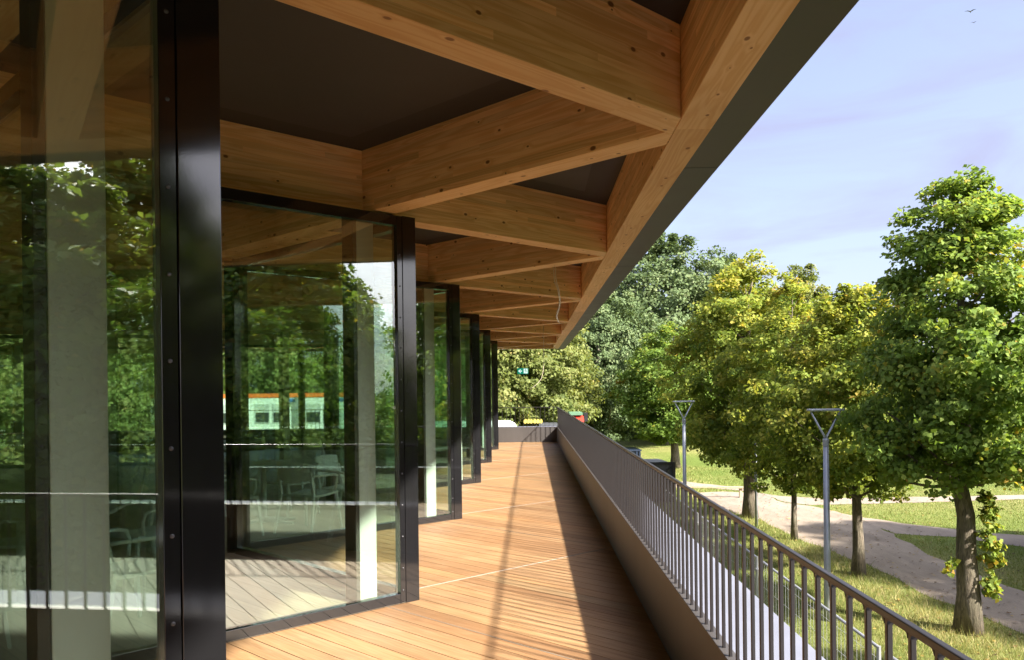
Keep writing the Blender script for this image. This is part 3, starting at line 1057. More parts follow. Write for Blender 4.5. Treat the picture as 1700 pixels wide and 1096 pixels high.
e = beam([(EX - BW / 2, Y_BACK), (EX + BW / 2 + 0.006, Y_BACK), (EX + BW / 2 + 0.006, Y_END + 0.09), (EX - BW / 2, Y_END + 0.09)], (EX, 0), (0, 1), 'edge_beam', ZB, ZT + 0.004)
beam([(XF, Y_END - 0.09), (EX - BW / 2 - 0.003, Y_END - 0.09), (EX - BW / 2 - 0.003, Y_END + 0.088), (XF, Y_END + 0.088)], (0, Y_END), (1, 0), 'edge_beam', ZB, ZT + 0.002)
lines1 = [NY + k * PITCH for k in range(-3, 11)]
for y0 in lines1:                                        # continuous beams, right and away
    p = room_clip(strip_poly((EX, y0), D1, BW, -40, 2))
    if len(p) >= 3: beam(p, (EX, y0), D1)
for k in range(-8, 7):                                   # beams between them, left and away
    y0 = NY + k * PITCH
    base = strip_poly((EX, y0), D2, BW, -2, 40)
    pieces = []
    for j in range(-4, 12):
        # between continuous line j and j+1: parameter c = y - x/T
        ca = NY + j * PITCH - EX / T
        g = BW / 2 * cs / T + 0.003
        p = clip(base, 1 / T, -1, -(ca + g))
        p = clip(p, -1 / T, 1, ca + PITCH - g)
        if len(p) < 3: continue
        p = room_clip(p)
        if len(p) >= 3: pieces.append((j - k, p))
    for n_, p in pieces:
        cx = sum(q[0] for q in p) / len(p)
        if n_ == 0 or cx > -3.4:
            beam(p, (EX, y0), D2)
    far = [p for n_, p in pieces if not (n_ == 0 or sum(q[0] for q in p) / len(p) > -3.4)]
    if far:
        ang = math.atan2(D2[1], D2[0])
        mat = Matrix.Translation((EX, y0, ZB)) @ Matrix.Rotation(ang, 4, 'Z')
        inv = mat.inverted()
        m = MB()
        for p in far:
            loc = [inv @ Vector((x, y, ZB)) for x, y in p]
            m.prism([(v.x, v.y) for v in loc], 0, ZT - ZB)
        m.build('roof_beam', M['glulam'], pav, matrix=mat)

m = MB(); m.box(XF, EX + 0.08, Y_BACK, Y_END + 0.08, ZT - 0.012, ZT + 0.10)
m.build('ceiling_panel', M['soffit'], pav)
M['soffit_panel'] = plain('soffit_inset_sheet', (0.037, 0.031, 0.027), 0.7, var=0.15, scale=1.5)
for k in range(-4, 8):
    for j in range(-5, 9):
        q = strip_poly((EX, NY + k * PITCH + HALF), D2, PITCH * T / cs - BW - 0.5, -3, 16)
        ca = NY + j * PITCH - EX / T
        g = (BW / 2 + 0.25) * cs / T
        q = clip(clip(q, 1 / T, -1, -(ca + g)), -1 / T, 1, ca + PITCH - g)
        q = clip(clip(clip(clip(q, 1, 0, XI - 0.25), -1, 0, -XF - 0.3), 0, 1, Y_END - 0.35), 0, -1, -Y_BACK) if len(q) > 2 else q
        if len(q) > 2 and sum(v[0] for v in q) / len(q) > -5 and sum(v[1] for v in q) / len(q) > 0:
            m = MB(); m.prism(q, ZT - 0.020, ZT - 0.0125); m.build('soffit_sheet', M['soffit_panel'], pav)
# dark sheet soffit outside the edge beam and the roof upstand
m = MB()
m.prism([(EX + BW / 2 + 0.012, Y_BACK), (1.178, Y_BACK), (1.178, Y_END + 0.60), (XF, Y_END + 0.60), (XF, Y_END + 0.10), (EX + BW / 2 + 0.012, Y_END + 0.10)], ZB + 0.02, ZB + 0.09)
m.prism([(1.10, Y_BACK), (1.176, Y_BACK), (1.176, Y_END + 0.598), (XF, Y_END + 0.598), (XF, Y_END + 0.52), (1.10, Y_END + 0.52)], ZB + 0.092, ZT + 0.25)
ro = m.build('roof_edge', M['edge_soffit'], pav)
for yy in (1.0, 4.75, 8.5, 12.2, 15.9, 19.6, 23.3):
    m = MB(); m.box(EX + BW / 2 + 0.014, 1.176, yy, yy + 0.006, ZB + 0.0185, ZB + 0.0225)
    m.build('sheet_seam', M['black'], ro)
m = MB(); m.box(XF, 1.09, Y_BACK, Y_END + 0.5, ZT + 0.104, ZT + 0.20)
m.build('roof_covering', M['roofing'], pav)

# columns under the first inner row of nodes, and deeper in the room
ang1 = math.atan2(D1[1], D1[0])
CW = 0.165


def column_meshes():
    h = CW / 2
    a = MB(); a.prism([(-h + 0.022, -h), (h, -h), (h, h), (-h + 0.022, h)], 0, ZB - D - 0.004)
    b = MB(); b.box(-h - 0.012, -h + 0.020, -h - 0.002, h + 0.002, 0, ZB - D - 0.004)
    return a, b


def column(x, y):
    # local +x is D1; the front face (towards the terrace right) is -y, a separate dark piece is added on the back left side
    a, b = column_meshes()
    mat = Matrix.Translation((x, y, D + 0.002)) @ Matrix.Rotation(ang1, 4, 'Z')
    o = a.build('column', M['column'], pav, bevel=0.004, matrix=mat)
    b.build('column_dark_side', M['column_dark'], o, bevel=0.003)


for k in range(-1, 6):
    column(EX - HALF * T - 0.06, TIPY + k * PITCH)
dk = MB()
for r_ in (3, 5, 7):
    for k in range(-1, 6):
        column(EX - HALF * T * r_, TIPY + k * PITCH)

# zigzag glazing
PH = 2.93


def frame_panel(A, Bp, inset_a, inset_b, n_in):
    """glazed panel from plan point A to Bp; n_in = unit vector to the room side"""
    A, Bp = Vector(A), Vector(Bp)
    d = (Bp - A).normalized(); L = (Bp - A).length
    a, b = inset_a, L - inset_b
    mat = Matrix.Translation((A.x, A.y, D)) @ Matrix.Rotation(math.atan2(d.y, d.x), 4, 'Z')
    sgn = 1 if Vector((-d.y, d.x)).dot(Vector(n_in)) > 0 else -1      # local y towards the room
    f = MB()
    y0, y1 = sorted((sgn * 0.004, sgn * 0.074))
    sw = 0.044
    f.box(a, a + sw, y0, y1, 0.0, PH)
    f.box(b - sw, b, y0, y1, 0.0, PH)
    f.box(a + sw + 0.0005, b - sw - 0.0005, y0 + 0.001, y1 - 0.001, 0.0, 0.075)
    f.box(a + sw + 0.0005, b - sw - 0.0005, y0 + 0.001, y1 - 0.001, PH - 0.075, PH)
    o = f.build('window_frame', M['frame'], pav, bevel=0.002, matrix=mat)
    g = MB()
    gy = sorted((sgn * 0.026, sgn * 0.046))
    g.box(a + sw - 0.006, b - sw + 0.006, gy[0], gy[1], 0.069, PH - 0.069)
    g.build('glass_pane', M['glass'], o)
    s = MB()
    yy = sgn * 0.004
    for xx in (a + sw / 2, b - sw / 2):
        for k in range(12):
            z = 0.03 + k * 0.237 + (0.0 if k else 0.07)
            if z > PH - 0.05: break
            s.tube([(xx, yy, z), (xx, yy - sgn * 0.003, z), (xx, yy - sgn * 0.0045, z)], [0.0062, 0.0058, 0.003], 10)
    s.build('screw_heads', M['screw'], o, smooth=False)['kind'] = 'stuff'
    return o


def tip_post(Tp, da, db, w=0.116, th=0.074):
    """corner post: plates w long back from the tip along -da and along +db"""
    Tp = Vector(Tp); ba = -Vector(da); bb = Vector(db)
    half = 0.5 * math.acos(max(-1, min(1, ba.dot(bb))))
    inw = (ba + bb).normalized()
    def inner(dirv):
        n = Vector((-dirv.y, dirv.x))
        return n if n.dot(inw) > 0 else -n
    pa, pb = Tp + ba * w, Tp + bb * w
    poly = [Tp, pa, pa + inner(ba) * th, Tp + inw * (th / math.sin(half)), pb + inner(bb) * th, pb]
    m = MB(); m.prism([(p.x, p.y) for p in poly], D, D + PH + 0.003)
    m.build('corner_post', M['frame'], pav, bevel=0.002)


def valley_post(V):
    m = MB(); m.box(V[0] - 0.075, V[0] + 0.075, V[1] - 0.075, V[1] + 0.075, D, D + PH + 0.002)
    m.build('corner_post', M['frame'], pav, bevel=0.003)


tips = [(TIPX, TIPY + i * PITCH) for i in range(-2, 6)]
for i, tp in enumerate(tips):
    v0 = (VX, tp[1] - HALF); v1 = (VX, tp[1] + HALF)
    frame_panel(v0, tp, 0.09, 0.118, (-N1[0], -N1[1]))
    frame_panel(tp, v1, 0.118, 0.09, (-D1[1], -D1[0]))
    tip_post(tp, D1, D2)
    if i == 0: valley_post(v0)
    valley_post(v1)
# far end of the room, the same zigzag turned
ye = TIPY + 5 * PITCH + HALF
xa = VX
for k in range(4):
    tv = (xa - HALF, ye - HALF * T); tn = (xa - PITCH, ye)
    if k: tip_post((xa, ye), (-D1[1], D1[0]), (-D1[1], -D1[0]))
    frame_panel((xa, ye), tv, 0.118, 0.09, (-D1[0] if False else D1[0], -D1[1]))
    frame_panel(tv, tn, 0.09, 0.118, (-D1[0], -D1[1]))
    valley_post(tv)
    xa -= PITCH
tip_post((xa, ye), (-D1[1], D1[0]), (-D1[1], -D1[0]))
for k in range(8):  # unseen left side of the room, glazed to let more daylight in
    y1_ = ye - HALF * T - k * PITCH
    frame_panel((X_END - 0.9, y1_ - PITCH), (X_END - 0.9, y1_), 0.0, 0.004, (1, 0))
m = MB(); m.box(X_END - 0.798, VX, Y_BACK + 0.1, Y_BACK + 0.3, D + 0.01, ZB - 0.004)
m.build('rear_wall', M['wall_white'], pav)
# slab and ground floor below the terrace
m = MB(); m.box(X_END - 1.0, 1.20, Y_BACK, 23.9, D - 0.55, D - 0.095)
m.build('floor_slab', M['parapet'], pav)
m = MB(); m.box(X_END - 0.6, 0.4, Y_BACK + 0.3, 23.0, 0, D - 0.555)
m.build('ground_floor_wall', M['dark_grey'], pav)
m = MB(); m.box(X_END, -3.0, 22.9, 23.5, D - 0.09, D + 0.003)
m.build('end_terrace_slab', M['parapet'], pav)

# ------------------------------------------------------------------ parapet and railing
PX = 0.812
par = thing('parapet_wall', 'low bronze metal parapet with pale ledge running along the terrace edge', 'wall', (0, 0, 0))
m = MB(); m.box(PX, PX + 0.055, -3.0, 23.62, D - 0.12, D + 0.462)
m.build('parapet_panel', M['parapet'], par, bevel=0.003)
m = MB(); m.box(PX + 0.058, 1.252, -3.0, 23.62, D + 0.37, D + 0.432)
led = m.build('ledge', M['ledge'], par, bevel=0.004)
m = MB()
for yy in (0.2, 3.2, 6.2, 9.2, 12.2, 15.2, 18.2, 21.2): m.box(PX + 0.06, 1.250, yy, yy + 0.007, D + 0.4305, D + 0.4345)
m.build('ledge_joint', M['dark_grey'], led)
m = MB(); m.box(1.222, 1.248, -3.0, 23.6, D - 0.55, D + 0.368)
m.build('outer_cladding', M['parapet'], par)
endp = thing('parapet_wall', 'low grey parapet crossing the far end of the terrace', 'wall')
m = MB(); m.box(X_END, PX - 0.004, 23.505, 23.56, D - 0.1, D + 0.462)
m.build('parapet_panel', M['parapet'], endp, bevel=0.003)
m = MB(); m.box(X_END, PX - 0.004, 23.563, 23.85, D + 0.34, D + 0.468)
m.build('ledge', M['ledge'], endp, bevel=0.004)

RT = D + 1.073


def baluster_mesh(h):
    m = MB()
    c = 0.002; s = 0.0070
    p = [(-s + c, -s), (s - c, -s), (s, -s + c), (s, s - c), (s - c, s), (-s + c, s), (-s, s - c), (-s, -s + c)]
    m.prism(p, 0, h)
    for sg in (-1, 1):                      # welded fillets under the handrail
        q = [(sg * 0.0068, 0.014), (sg * 0.0068, 0), (sg * 0.019, 0), (sg * 0.013, 0.0025), (sg * 0.009, 0.007)]
        b = len(m.v)
        for x in (-0.008, 0.008):
            m.v += [(x, y, h - z) for y, z in q]
        n = len(q)
        m.f += [tuple(b + i for i in range(n)), tuple(b + n + i for i in reversed(range(n)))]
        for i in range(n):
            j = (i + 1) % n
            m.f.append((b + i, b + j, b + n + j, b + n + i))
    return m.mesh('baluster', M['rail'])


rail = thing('railing', 'long dark bronze railing of upright bars on the terrace parapet', 'railing', (0.836, 0, D + 0.462))
bh = RT - 0.020 - (D + 0.462) + 0.001
bm_ = baluster_mesh(bh)
m = MB(); m.box(-0.0095, 0.0095, -3.0, 23.62, RT - 0.020 - D - 0.462, RT - D - 0.462)
m.build('handrail', M['rail'], rail, bevel=0.003)
ys = [2.03 + 0.1115 * k for k in range(-45, 194) if 2.03 + 0.1115 * k < 23.55]
vis = [y for y in ys if y > 1.25]
for y in vis[:100]:
    o = bpy.data.objects.new('baluster', bm_); link(o, rail); o.location = (0, y, 0)
bv = np.array([v.co[:] for v in bm_.vertices]); bf = [tuple(p.vertices) for p in bm_.polygons]
m = MB()
for y in vis[100:] + [y for y in ys if y <= 1.25]:
    b = len(m.v)
    m.v += [tuple(v + np.array([0, y, 0])) for v in bv]
    m.f += [tuple(b + i for i in f) for f in bf]
m.build('balusters', M['rail'], rail)['kind'] = 'stuff'

er = thing('railing', 'thin railing crossing the far end of the terrace before the birches', 'railing', (0, 23.53, D + 0.462))
m = MB(); m.box(X_END, 0.80, -0.014, 0.014, bh, bh + 0.018)
m.build('handrail', M['rail'], er)
for k in range(60):
    x = 0.70 - 0.13 * k
    m = None
    o = bpy.data.objects.new('baluster', bpy.data.meshes.get('thin_baluster') or None) if bpy.data.meshes.get('thin_baluster') else None
    if o is None:
        q = MB(); q.box(-0.0055, 0.0055, -0.009, 0.009, 0, bh)
        o = bpy.data.objects.new('baluster', q.mesh('thin_baluster', M['rail']))
    link(o, er); o.location = (x, 0, 0)

# ------------------------------------------------------------------ cables and the exit sign under the roof
def px_at(u, v, y):
    du, dv = u - VU, v - VV
    return ((du - ROLL * dv) / FPX * y, y, EYE - (dv + ROLL * du) / FPX * y)


def cable(pix, y, label, dy=0.0):
    pts = [px_at(u, v, y) for u, v in pix]
    m = MB(); m.tube(pts, 0.0048, 6)
    o = m.build('cable', M['cable'], None, smooth=True)
    tag(o, label, 'cable')


cable([(918.5, 432), (919.5, 455), (921, 468), (926, 480), (928.5, 496), (928, 508), (923, 524), (925, 531), (929, 536)], 8.35, 'kinked pale cable hanging from the timber ceiling nearest the viewer')
cable([(921.5, 432), (922.5, 455), (924, 468), (928, 481), (930, 497), (929.3, 509), (924.5, 525), (928, 535)], 8.36, 'second pale cable hanging close beside the kinked one')
cable([(902.5, 536), (902.6, 570), (902.8, 604), (901.5, 618), (899, 629), (893, 637), (885, 644), (879, 647)], 16.9, 'pale cable trailing to the left with curled end under the far ceiling')

sg = thing('exit_sign', 'small green escape route sign with white arrow hanging below far ceiling', 'sign', px_at(868, 617, 19.0))
m = MB(); m.box(-0.135, 0.135, -0.012, 0.012, -0.072, 0.072)
bd = m.build('sign_board', M['exit_green'], sg, bevel=0.004)
m = MB()
def flat(pts): m.prism([(x, z) for x, z in pts], 0, 0.003)
flat([(-0.115, 0.0), (-0.06, 0.048), (-0.045, 0.036), (-0.075, 0.011), (-0.02, 0.011), (-0.02, -0.011), (-0.075, -0.011), (-0.045, -0.036), (-0.06, -0.048)])
flat([(0.022, -0.058), (0.118, -0.058), (0.118, 0.058), (0.022, 0.058)])
q = m.build('arrow_symbol', M['exit_white'], sg, matrix=Matrix.Translation((0, -0.0125, 0)) @ Matrix.Rotation(R(90), 4, 'X'))
m = MB()
hd = [(0.066 + 0.010 * math.cos(a * math.pi / 4), 0.040 + 0.010 * math.sin(a * math.pi / 4)) for a in range(8)]
flat(hd)
for p_, q_, w_ in (((0.068, 0.028), (0.078, -0.004), 0.016), ((0.068, 0.026), (0.046, 0.016), 0.007), ((0.046, 0.016), (0.040, 0.0), 0.007), ((0.070, 0.026), (0.092, 0.018), 0.007),
                   ((0.076, -0.002), (0.058, -0.018), 0.009), ((0.058, -0.018), (0.060, -0.044), 0.008), ((0.079, -0.002), (0.094, -0.024), 0.009), ((0.094, -0.024), (0.110, -0.024), 0.008)):
    a_, b_ = Vector(p_), Vector(q_); dd = (b_ - a_).normalized(); nn = Vector((-dd.y, dd.x)) * w_ / 2
    flat([tuple(a_ + nn), tuple(a_ - nn), tuple(b_ - nn), tuple(b_ + nn)])
m.build('running_figure_symbol', M['exit_green'], sg, matrix=Matrix.Translation((0, -0.0158, 0)) @ Matrix.Rotation(R(90), 4, 'X'))
m = MB()
for x in (-0.11, 0.11): m.tube([(x, 0, 0.072), (x, 0, ZB - sg.location.z + 0.01)], 0.0012, 5)
m.build('suspension_wire', M['galv'], sg)


# ------------------------------------------------------------------ chairs and tables behind the glass
def make_chair(loc, rz, label):
    t = thing('plastic_chair', label, 'chair', loc, rz, 'white chairs in the glazed room')
    s = MB()
    n = 7
    for i in range(n - 1):
        def row(k):
            a = k / (n - 1)
            y = -0.22 + 0.44 * a
            z = 0.455 - 0.018 * math.sin(a * math.pi) - 0.012 * a + (0.0 if a > 0.1 else -0.008)
            w = 0.235 - 0.02 * a
            return y, z, w
        y0, z0, w0 = row(i); y1, z1, w1 = row(i + 1)
        b = len(s.v)
        s.v += [(-w0, y0, z0), (w0, y0, z0), (w1, y1, z1), (-w1, y1, z1), (-w0, y0, z0 - .022), (w0, y0, z0 - .022), (w1, y1, z1 - .022), (-w1, y1, z1 - .022)]
        s.f += [(b, b + 1, b + 2, b + 3), (b + 7, b + 6, b + 5, b + 4), (b, b + 4, b + 5, b + 1), (b + 2, b + 6, b + 7, b + 3), (b + 1, b + 5, b + 6, b + 2), (b, b + 3, b + 7, b + 4)]
    s.build('seat', M['chair'], t)
    k = MB()
    cols = 8
    P0, P1 = [], []
    for i in range(cols + 1):
        a = -1 + 2 * i / cols
        x = a * 0.225
        bow = 0.035 * (1 - a * a)
        P0.append((x, 0.235 + bow, 0.60)); P1.append((x * 0.96, 0.285 + bow, 0.82 - 0.015 * a * a))
    for i in range(cols):
        b = len(k.v)
        k.v += [P0[i], P0[i + 1], P1[i + 1], P1[i]] + [(p[0], p[1] + 0.014, p[2]) for p in (P0[i], P0[i + 1], P1[i + 1], P1[i])]
        k.f += [(b, b + 1, b + 2, b + 3), (b + 7, b + 6, b + 5, b + 4), (b + 1, b, b + 4, b + 5), (b + 3, b + 2, b + 6, b + 7)]
    k.build('backrest', M['chair'], t)
    for sx in (-1, 1):
        f = MB(); f.bar((sx * 0.215, -0.20, 0.45), (sx * 0.255, -0.255, 0), 0.036, 0.03, (0, 1, 0), 0.024, 0.022)
        f.build('leg', M['chair'], t, bevel=0.004)
        r = MB(); r.bar((sx * 0.222, 0.262, 0.70), (sx * 0.225, 0.215, 0.45), 0.03, 0.024, (0, 1, 0), 0.036, 0.03)
        r.bar((sx * 0.225, 0.215, 0.452), (sx * 0.255, 0.30, 0), 0.036, 0.03, (0, 1, 0), 0.024, 0.022)
        r.build('leg', M['chair'], t, bevel=0.004)
        a = MB(); a.tube([(sx * 0.235, 0.255, 0.655), (sx * 0.262, 0.10, 0.655), (sx * 0.266, -0.10, 0.648), (sx * 0.262, -0.165, 0.63), (sx * 0.245, -0.18, 0.56), (sx * 0.232, -0.16, 0.455)], [0.014, 0.015, 0.015, 0.015, 0.013, 0.013], 8)
        a.build('armrest', M['chair'], t, smooth=True)
    return t


def make_table(loc, rz, label):
    t = thing('dining_table', label, 'table', loc, rz, 'white tables in the glazed room')
    m = MB(); m.box(-0.65, 0.65, -0.4, 0.4, 0.715, 0.74); m.build('tabletop', M['table'], t, bevel=0.006)
    m = MB(); m.lathe([(0.02, 0.035), (0.70, 0.03), (0.713, 0.09)], 14); m.build('pedestal', M['chair'], t)
    for a in (0.6, 2.54, 3.74, 5.68):
        m = MB(); m.bar((0.02 * math.cos(a), 0.02 * math.sin(a), 0.06), (0.42 * math.cos(a), 0.34 * math.sin(a), 0.02), 0.05, 0.05, (0, 0, 1), 0.03, 0.025)
        m.build('foot', M['chair'], t, bevel=0.004)
    return t


FZ = D + 0.007
ch = [(-2.55, 8.85, 2.75, 'white chair standing nearest behind the second glass corner'),
      (-3.35, 8.55, 2.4, 'white chair with armrest showing at the left of the nearest table behind second glass corner'),
      (-2.25, 9.35, 1.2, 'white chair seen edge-on beside the pale column behind the second glass corner'),
      (-3.15, 9.95, -0.5, 'white chair on the far side of the table behind the second glass corner'),
      (-3.95, 9.55, -0.7, 'white chair behind the left end of the table behind second glass corner'),
      (-2.72, 5.15, 2.6, 'white chair right of the pale column behind the nearest pane'),
      (-3.65, 4.9, 2.2, 'white chair left of the pale column behind the nearest pane'),
      (-3.25, 6.45, -0.5, 'white chair across the table behind the nearest glass corner post'),
      (-4.1, 6.15, -0.8, 'white chair at the far left of the table behind nearest glass corner post'),
      (-4.9, 11.4, 2.5, 'white chair deep in the room before the middle columns'),
      (-5.8, 12.2, -0.6, 'white chair facing the terrace deep in the room before the middle columns'),
      (-3.6, 13.4, 2.6, 'white chair behind the third glass corner')]
c0 = None
for x, y, rz, lab in ch:
    if c0 is None: c0 = make_chair((x, y, FZ), rz, lab)
    else: copy_thing(c0, (x, y, FZ), rz, lab)
tb = [(-3.25, 9.35, 0.25, 'white table ringed by chairs behind the second glass corner'), (-3.75, 5.65, 0.25, 'white table ringed by chairs behind the nearest pane'),
      (-5.5, 11.7, 0.3, 'white table deep in the room before the middle columns')]
t0_ = None
for x, y, rz, lab in tb:
    if t0_ is None: t0_ = make_table((x, y, FZ), rz, lab)
    else: copy_thing(t0_, (x, y, FZ), rz, lab)


# ------------------------------------------------------------------ lamp posts
def lamp_post(x, y, zt, label):
    t = thing('lamp_post', label, 'street lamp', (x, y, 0), 0.0, 'lamp posts along the lawn')
    zj = zt - 0.56
    m = MB(); m.tube([(0, 0, -0.05), (0, 0, 0.5), (0, 0, zj - 0.05)], [0.068, 0.066, 0.050], 16); m.build('pole', M['lamp'], t, smooth=True)
    m = MB(); m.lathe([(zj - 0.14, 0.058), (zj - 0.02, 0.058), (zj, 0.045)], 16); m.build('collar', M['lamp'], t)
    for s in (-1, 1):
        m = MB(); m.tube([(s * 0.012, 0, zj - 0.02), (s * 0.03, 0, zj + 0.05), (s * 0.29, 0, zt - 0.03)], [0.024, 0.022, 0.016], 10); m.build('arm', M['lamp'], t, smooth=True)
    m = MB(); m.box(-0.345, 0.345, -0.055, 0.055, zt - 0.03, zt + 0.012)
    hd_ = m.build('lamp_head', M['lamp'], t, bevel=0.012)
    m = MB(); m.box(-0.31, 0.31, -0.04, 0.04, zt - 0.034, zt - 0.029); m.build('diffuser', M['sign_white'], hd_)
    return t


lp = lamp_post(5.66, 14.75, 4.06, 'grey lamp post with forked top nearest the railing')
copy_thing(lp, (4.79, 24.0, 0.03), 0.12, 'grey forked lamp post farther off beside the thick trunked linden')
x3, y3 = 7.25, 24.8
t3 = thing('lantern_pole', 'slim grey pole with small lantern beside the dark linden trunk', 'street lamp', (x3, y3, 0))
m = MB(); m.tube([(0, 0, -0.05), (0, 0, 2.95)], [0.05, 0.036], 12); m.build('pole', M['lamp'], t3, smooth=True)
for s in (-1, 1):
    m = MB(); m.tube([(0, 0, 2.93), (s * 0.16, 0, 3.27)], [0.02, 0.014], 8); m.build('arm', M['lamp'], t3)
m = MB(); m.box(-0.21, 0.21, -0.2, 0.2, 3.26, 3.30); m.build('lamp_head', M['lamp'], t3, bevel=0.01)

# ------------------------------------------------------------------ site fence on the lawn
fx = 3.32
labels = ('mesh site fence panel on the lawn nearest below the railing', 'mesh site fence panel next after the nearest on the lawn',
          'mesh site fence panel third along the lawn', 'mesh site fence panel fourth along the lawn')
f0 = None
for k in range(4):
    y0 = 7.33 + (k - 1) * 3.97
    if f0 is None:
        f0 = thing('fence_panel', labels[k], 'fence', (fx, y0, 0), 0.0, 'site fence panels on the lawn')
        m = MB()
        m.tube([(0, 0.06, 0.06), (0, 0.06, 2.0)], 0.021, 8); m.tube([(0, 3.86, 0.06), (0, 3.86, 2.0)], 0.021, 8)
        m.tube([(0, 0.06, 1.985), (0, 3.86, 1.985)], 0.017, 8); m.tube([(0, 0.06, 0.12), (0, 3.86, 0.12)], 0.017, 8)
        m.build('panel_frame', M['galv'], f0)
        m = MB()
        for j in range(1, 38): m.bar((0, 0.06 + j * 0.1, 0.12), (0, 0.06 + j * 0.1, 1.98), 0.0032, 0.0032, (1, 0, 0))
        for j in range(1, 8): m.bar((0.004, 0.06, 0.12 + j * 0.25), (0.004, 3.86, 0.12 + j * 0.25), 0.0032, 0.0032)
        m.build('wire_mesh', M['galv'], f0)
        m = MB(); m.box(-0.11, 0.11, -0.32, 0.30, 0.0, 0.12); m.build('foot_block', M['orange'], f0, bevel=0.02)
        m = MB(); m.box(-0.03, 0.03, -0.06, 0.075, 1.78, 1.83); m.build('clamp', M['galv'], f0)
    else:
        copy_thing(f0, (fx, y0, 0), 0.0, labels[k])

# ------------------------------------------------------------------ things beyond the lawn
# low timber barrier
bx, by = gp(1192, 827)
b0 = thing('low_barrier', 'low pale timber rail on two posts beside the gravel path', 'barrier', (bx, by, 0), 0.0)
m = MB(); m.bar((-2.6, 0.35, 0.44), (1.9, -0.3, 0.42), 0.11, 0.08); m.build('rail', M['timber'], b0, bevel=0.01)
for x in (-1.05, 0.9):
    m = MB(); m.box(x - 0.055, x + 0.055, -0.02 - x * 0.14, 0.09 - x * 0.14, -0.05, 0.40); m.build('post', M['timber'], b0, bevel=0.008)

# dark framed board by the lamp
kx, ky, kz = px_at(1098, 790, 30.0)
k0 = thing('display_frame', 'black framed container side beyond the railing left of the far lamp post', 'container', (kx, ky, 0), 0.10)
w_ = 0.50
m = MB(); m.box(-1.9, w_, 0.03, 2.2, 0.15, 1.55); m.build('box_body', M['dark_grey'], k0, bevel=0.01)
m = MB()
for x in (-1.9, w_): m.box(x - 0.06, x + 0.06, -0.03, 0.028, 0.05, 1.62)
m.box(-1.83, w_ - 0.07, -0.028, 0.026, 1.52, 1.62); m.box(-1.83, w_ - 0.07, -0.028, 0.026, 0.06, 0.16)
m.bar((-0.5, 0.0, 0.6), (w_ - 0.12, 0.0, 1.42), 0.03, 0.03, (0, 1, 0)); m.build('frame', M['black'], k0)

sx_, sy_, sz_ = px_at(1046, 752, 42.0)
n0 = thing('waste_container', 'dark blue skip container beyond the railing under the poplars', 'container', (sx_, sy_, 0), 0.05)
m = MB(); m.prism([(-1.6, -0.9), (0.40, -0.9), (0.40, 0.9), (-1.6, 0.9)], 0.15, 1.15); m.build('box_body', M['navy'], n0, bevel=0.02)
m = MB()
for x in (-1.3, -0.8, -0.3, 0.2, 0.36): m.box(x - 0.04, x + 0.04, -0.96, -0.905, 0.2, 1.13)
m.box(-1.66, 0.45, -0.97, 0.97, 1.155, 1.23); m.build('rim', M['navy'], n0)
m = MB()
for x in (-1.4, 0.4): m.box(x - 0.1, x + 0.1, -0.8, 0.8, 0.0, 0.145)
m.build('skid', M['black'], n0)

rx, ry, rz_ = px_at(962, 697, 37.0)
r0 = thing('kiosk', 'small kiosk with red awning and green roof behind the railing corner', 'kiosk', (rx, ry, 0))
m = MB(); m.box(-0.42, 0.20, 0.0, 1.6, 0.0, 3.22); m.build('hut_wall', M['dark_grey'], r0)
m = MB(); m.prism([(-0.48, -0.25), (0.14, -0.25), (0.14, 1.7), (-0.48, 1.7)], 3.26, 3.38); m.build('roof', M['green_roof'], r0)
m = MB(); m.bar((-0.12, -0.42, 2.93), (-0.12, -0.02, 3.22), 0.62, 0.04); m.build('awning', M['red'], r0)
m = MB(); m.box(0.21, 0.40, -0.1, 0.5, 2.95, 3.36); m.build('vent_box', M['black'], r0)

# white van and the two yellow roofed stalls beyond the end of the terrace
vx, vy, vz = px_at(806, 706, 35.5)
v0 = thing('parked_van', 'white van parked behind the far end parapet', 'van', (vx, vy, 0), 0.0)
v0.scale = (1.0, 1.1, 1.17)
prof = [(-2.6, 0.35), (2.35, 0.35), (2.45, 0.9), (2.0, 1.55), (1.35, 2.5), (1.1, 2.62), (-2.6, 2.62)]
m = MB(); m.prism(prof, -0.95, 0.95); m.build('body', M['white_paint'], v0, bevel=0.06, matrix=Matrix.Rotation(R(90), 4, 'X'))
m = MB(); m.prism([(0.35, 1.55), (1.75, 1.55), (1.22, 2.35), (0.35, 2.35)], 0.951, 0.958); m.build('side_window', M['dark_glass'], v0, matrix=Matrix.Rotation(R(90), 4, 'X'))
m = MB(); m.prism([(-2.0, 1.2), (0.0, 1.2), (0.0, 1.5), (-2.0, 1.5)], 0.951, 0.956); m.build('side_stripe', M['blue_band'], v0, matrix=Matrix.Rotation(R(90), 4, 'X'))
for x in (-1.6, 1.55):
    for s in (-1, 1):
        m = MB(); m.tube([(x, s * 0.72, 0.34), (x, s * 0.965, 0.34)], 0.34, 20); w = m.build('wheel', M['tyre'], v0)
        m = MB(); m.tube([(x, s * 0.966, 0.34), (x, s * 0.972, 0.34)], 0.2, 16); m.build('rim', M['galv'], w)

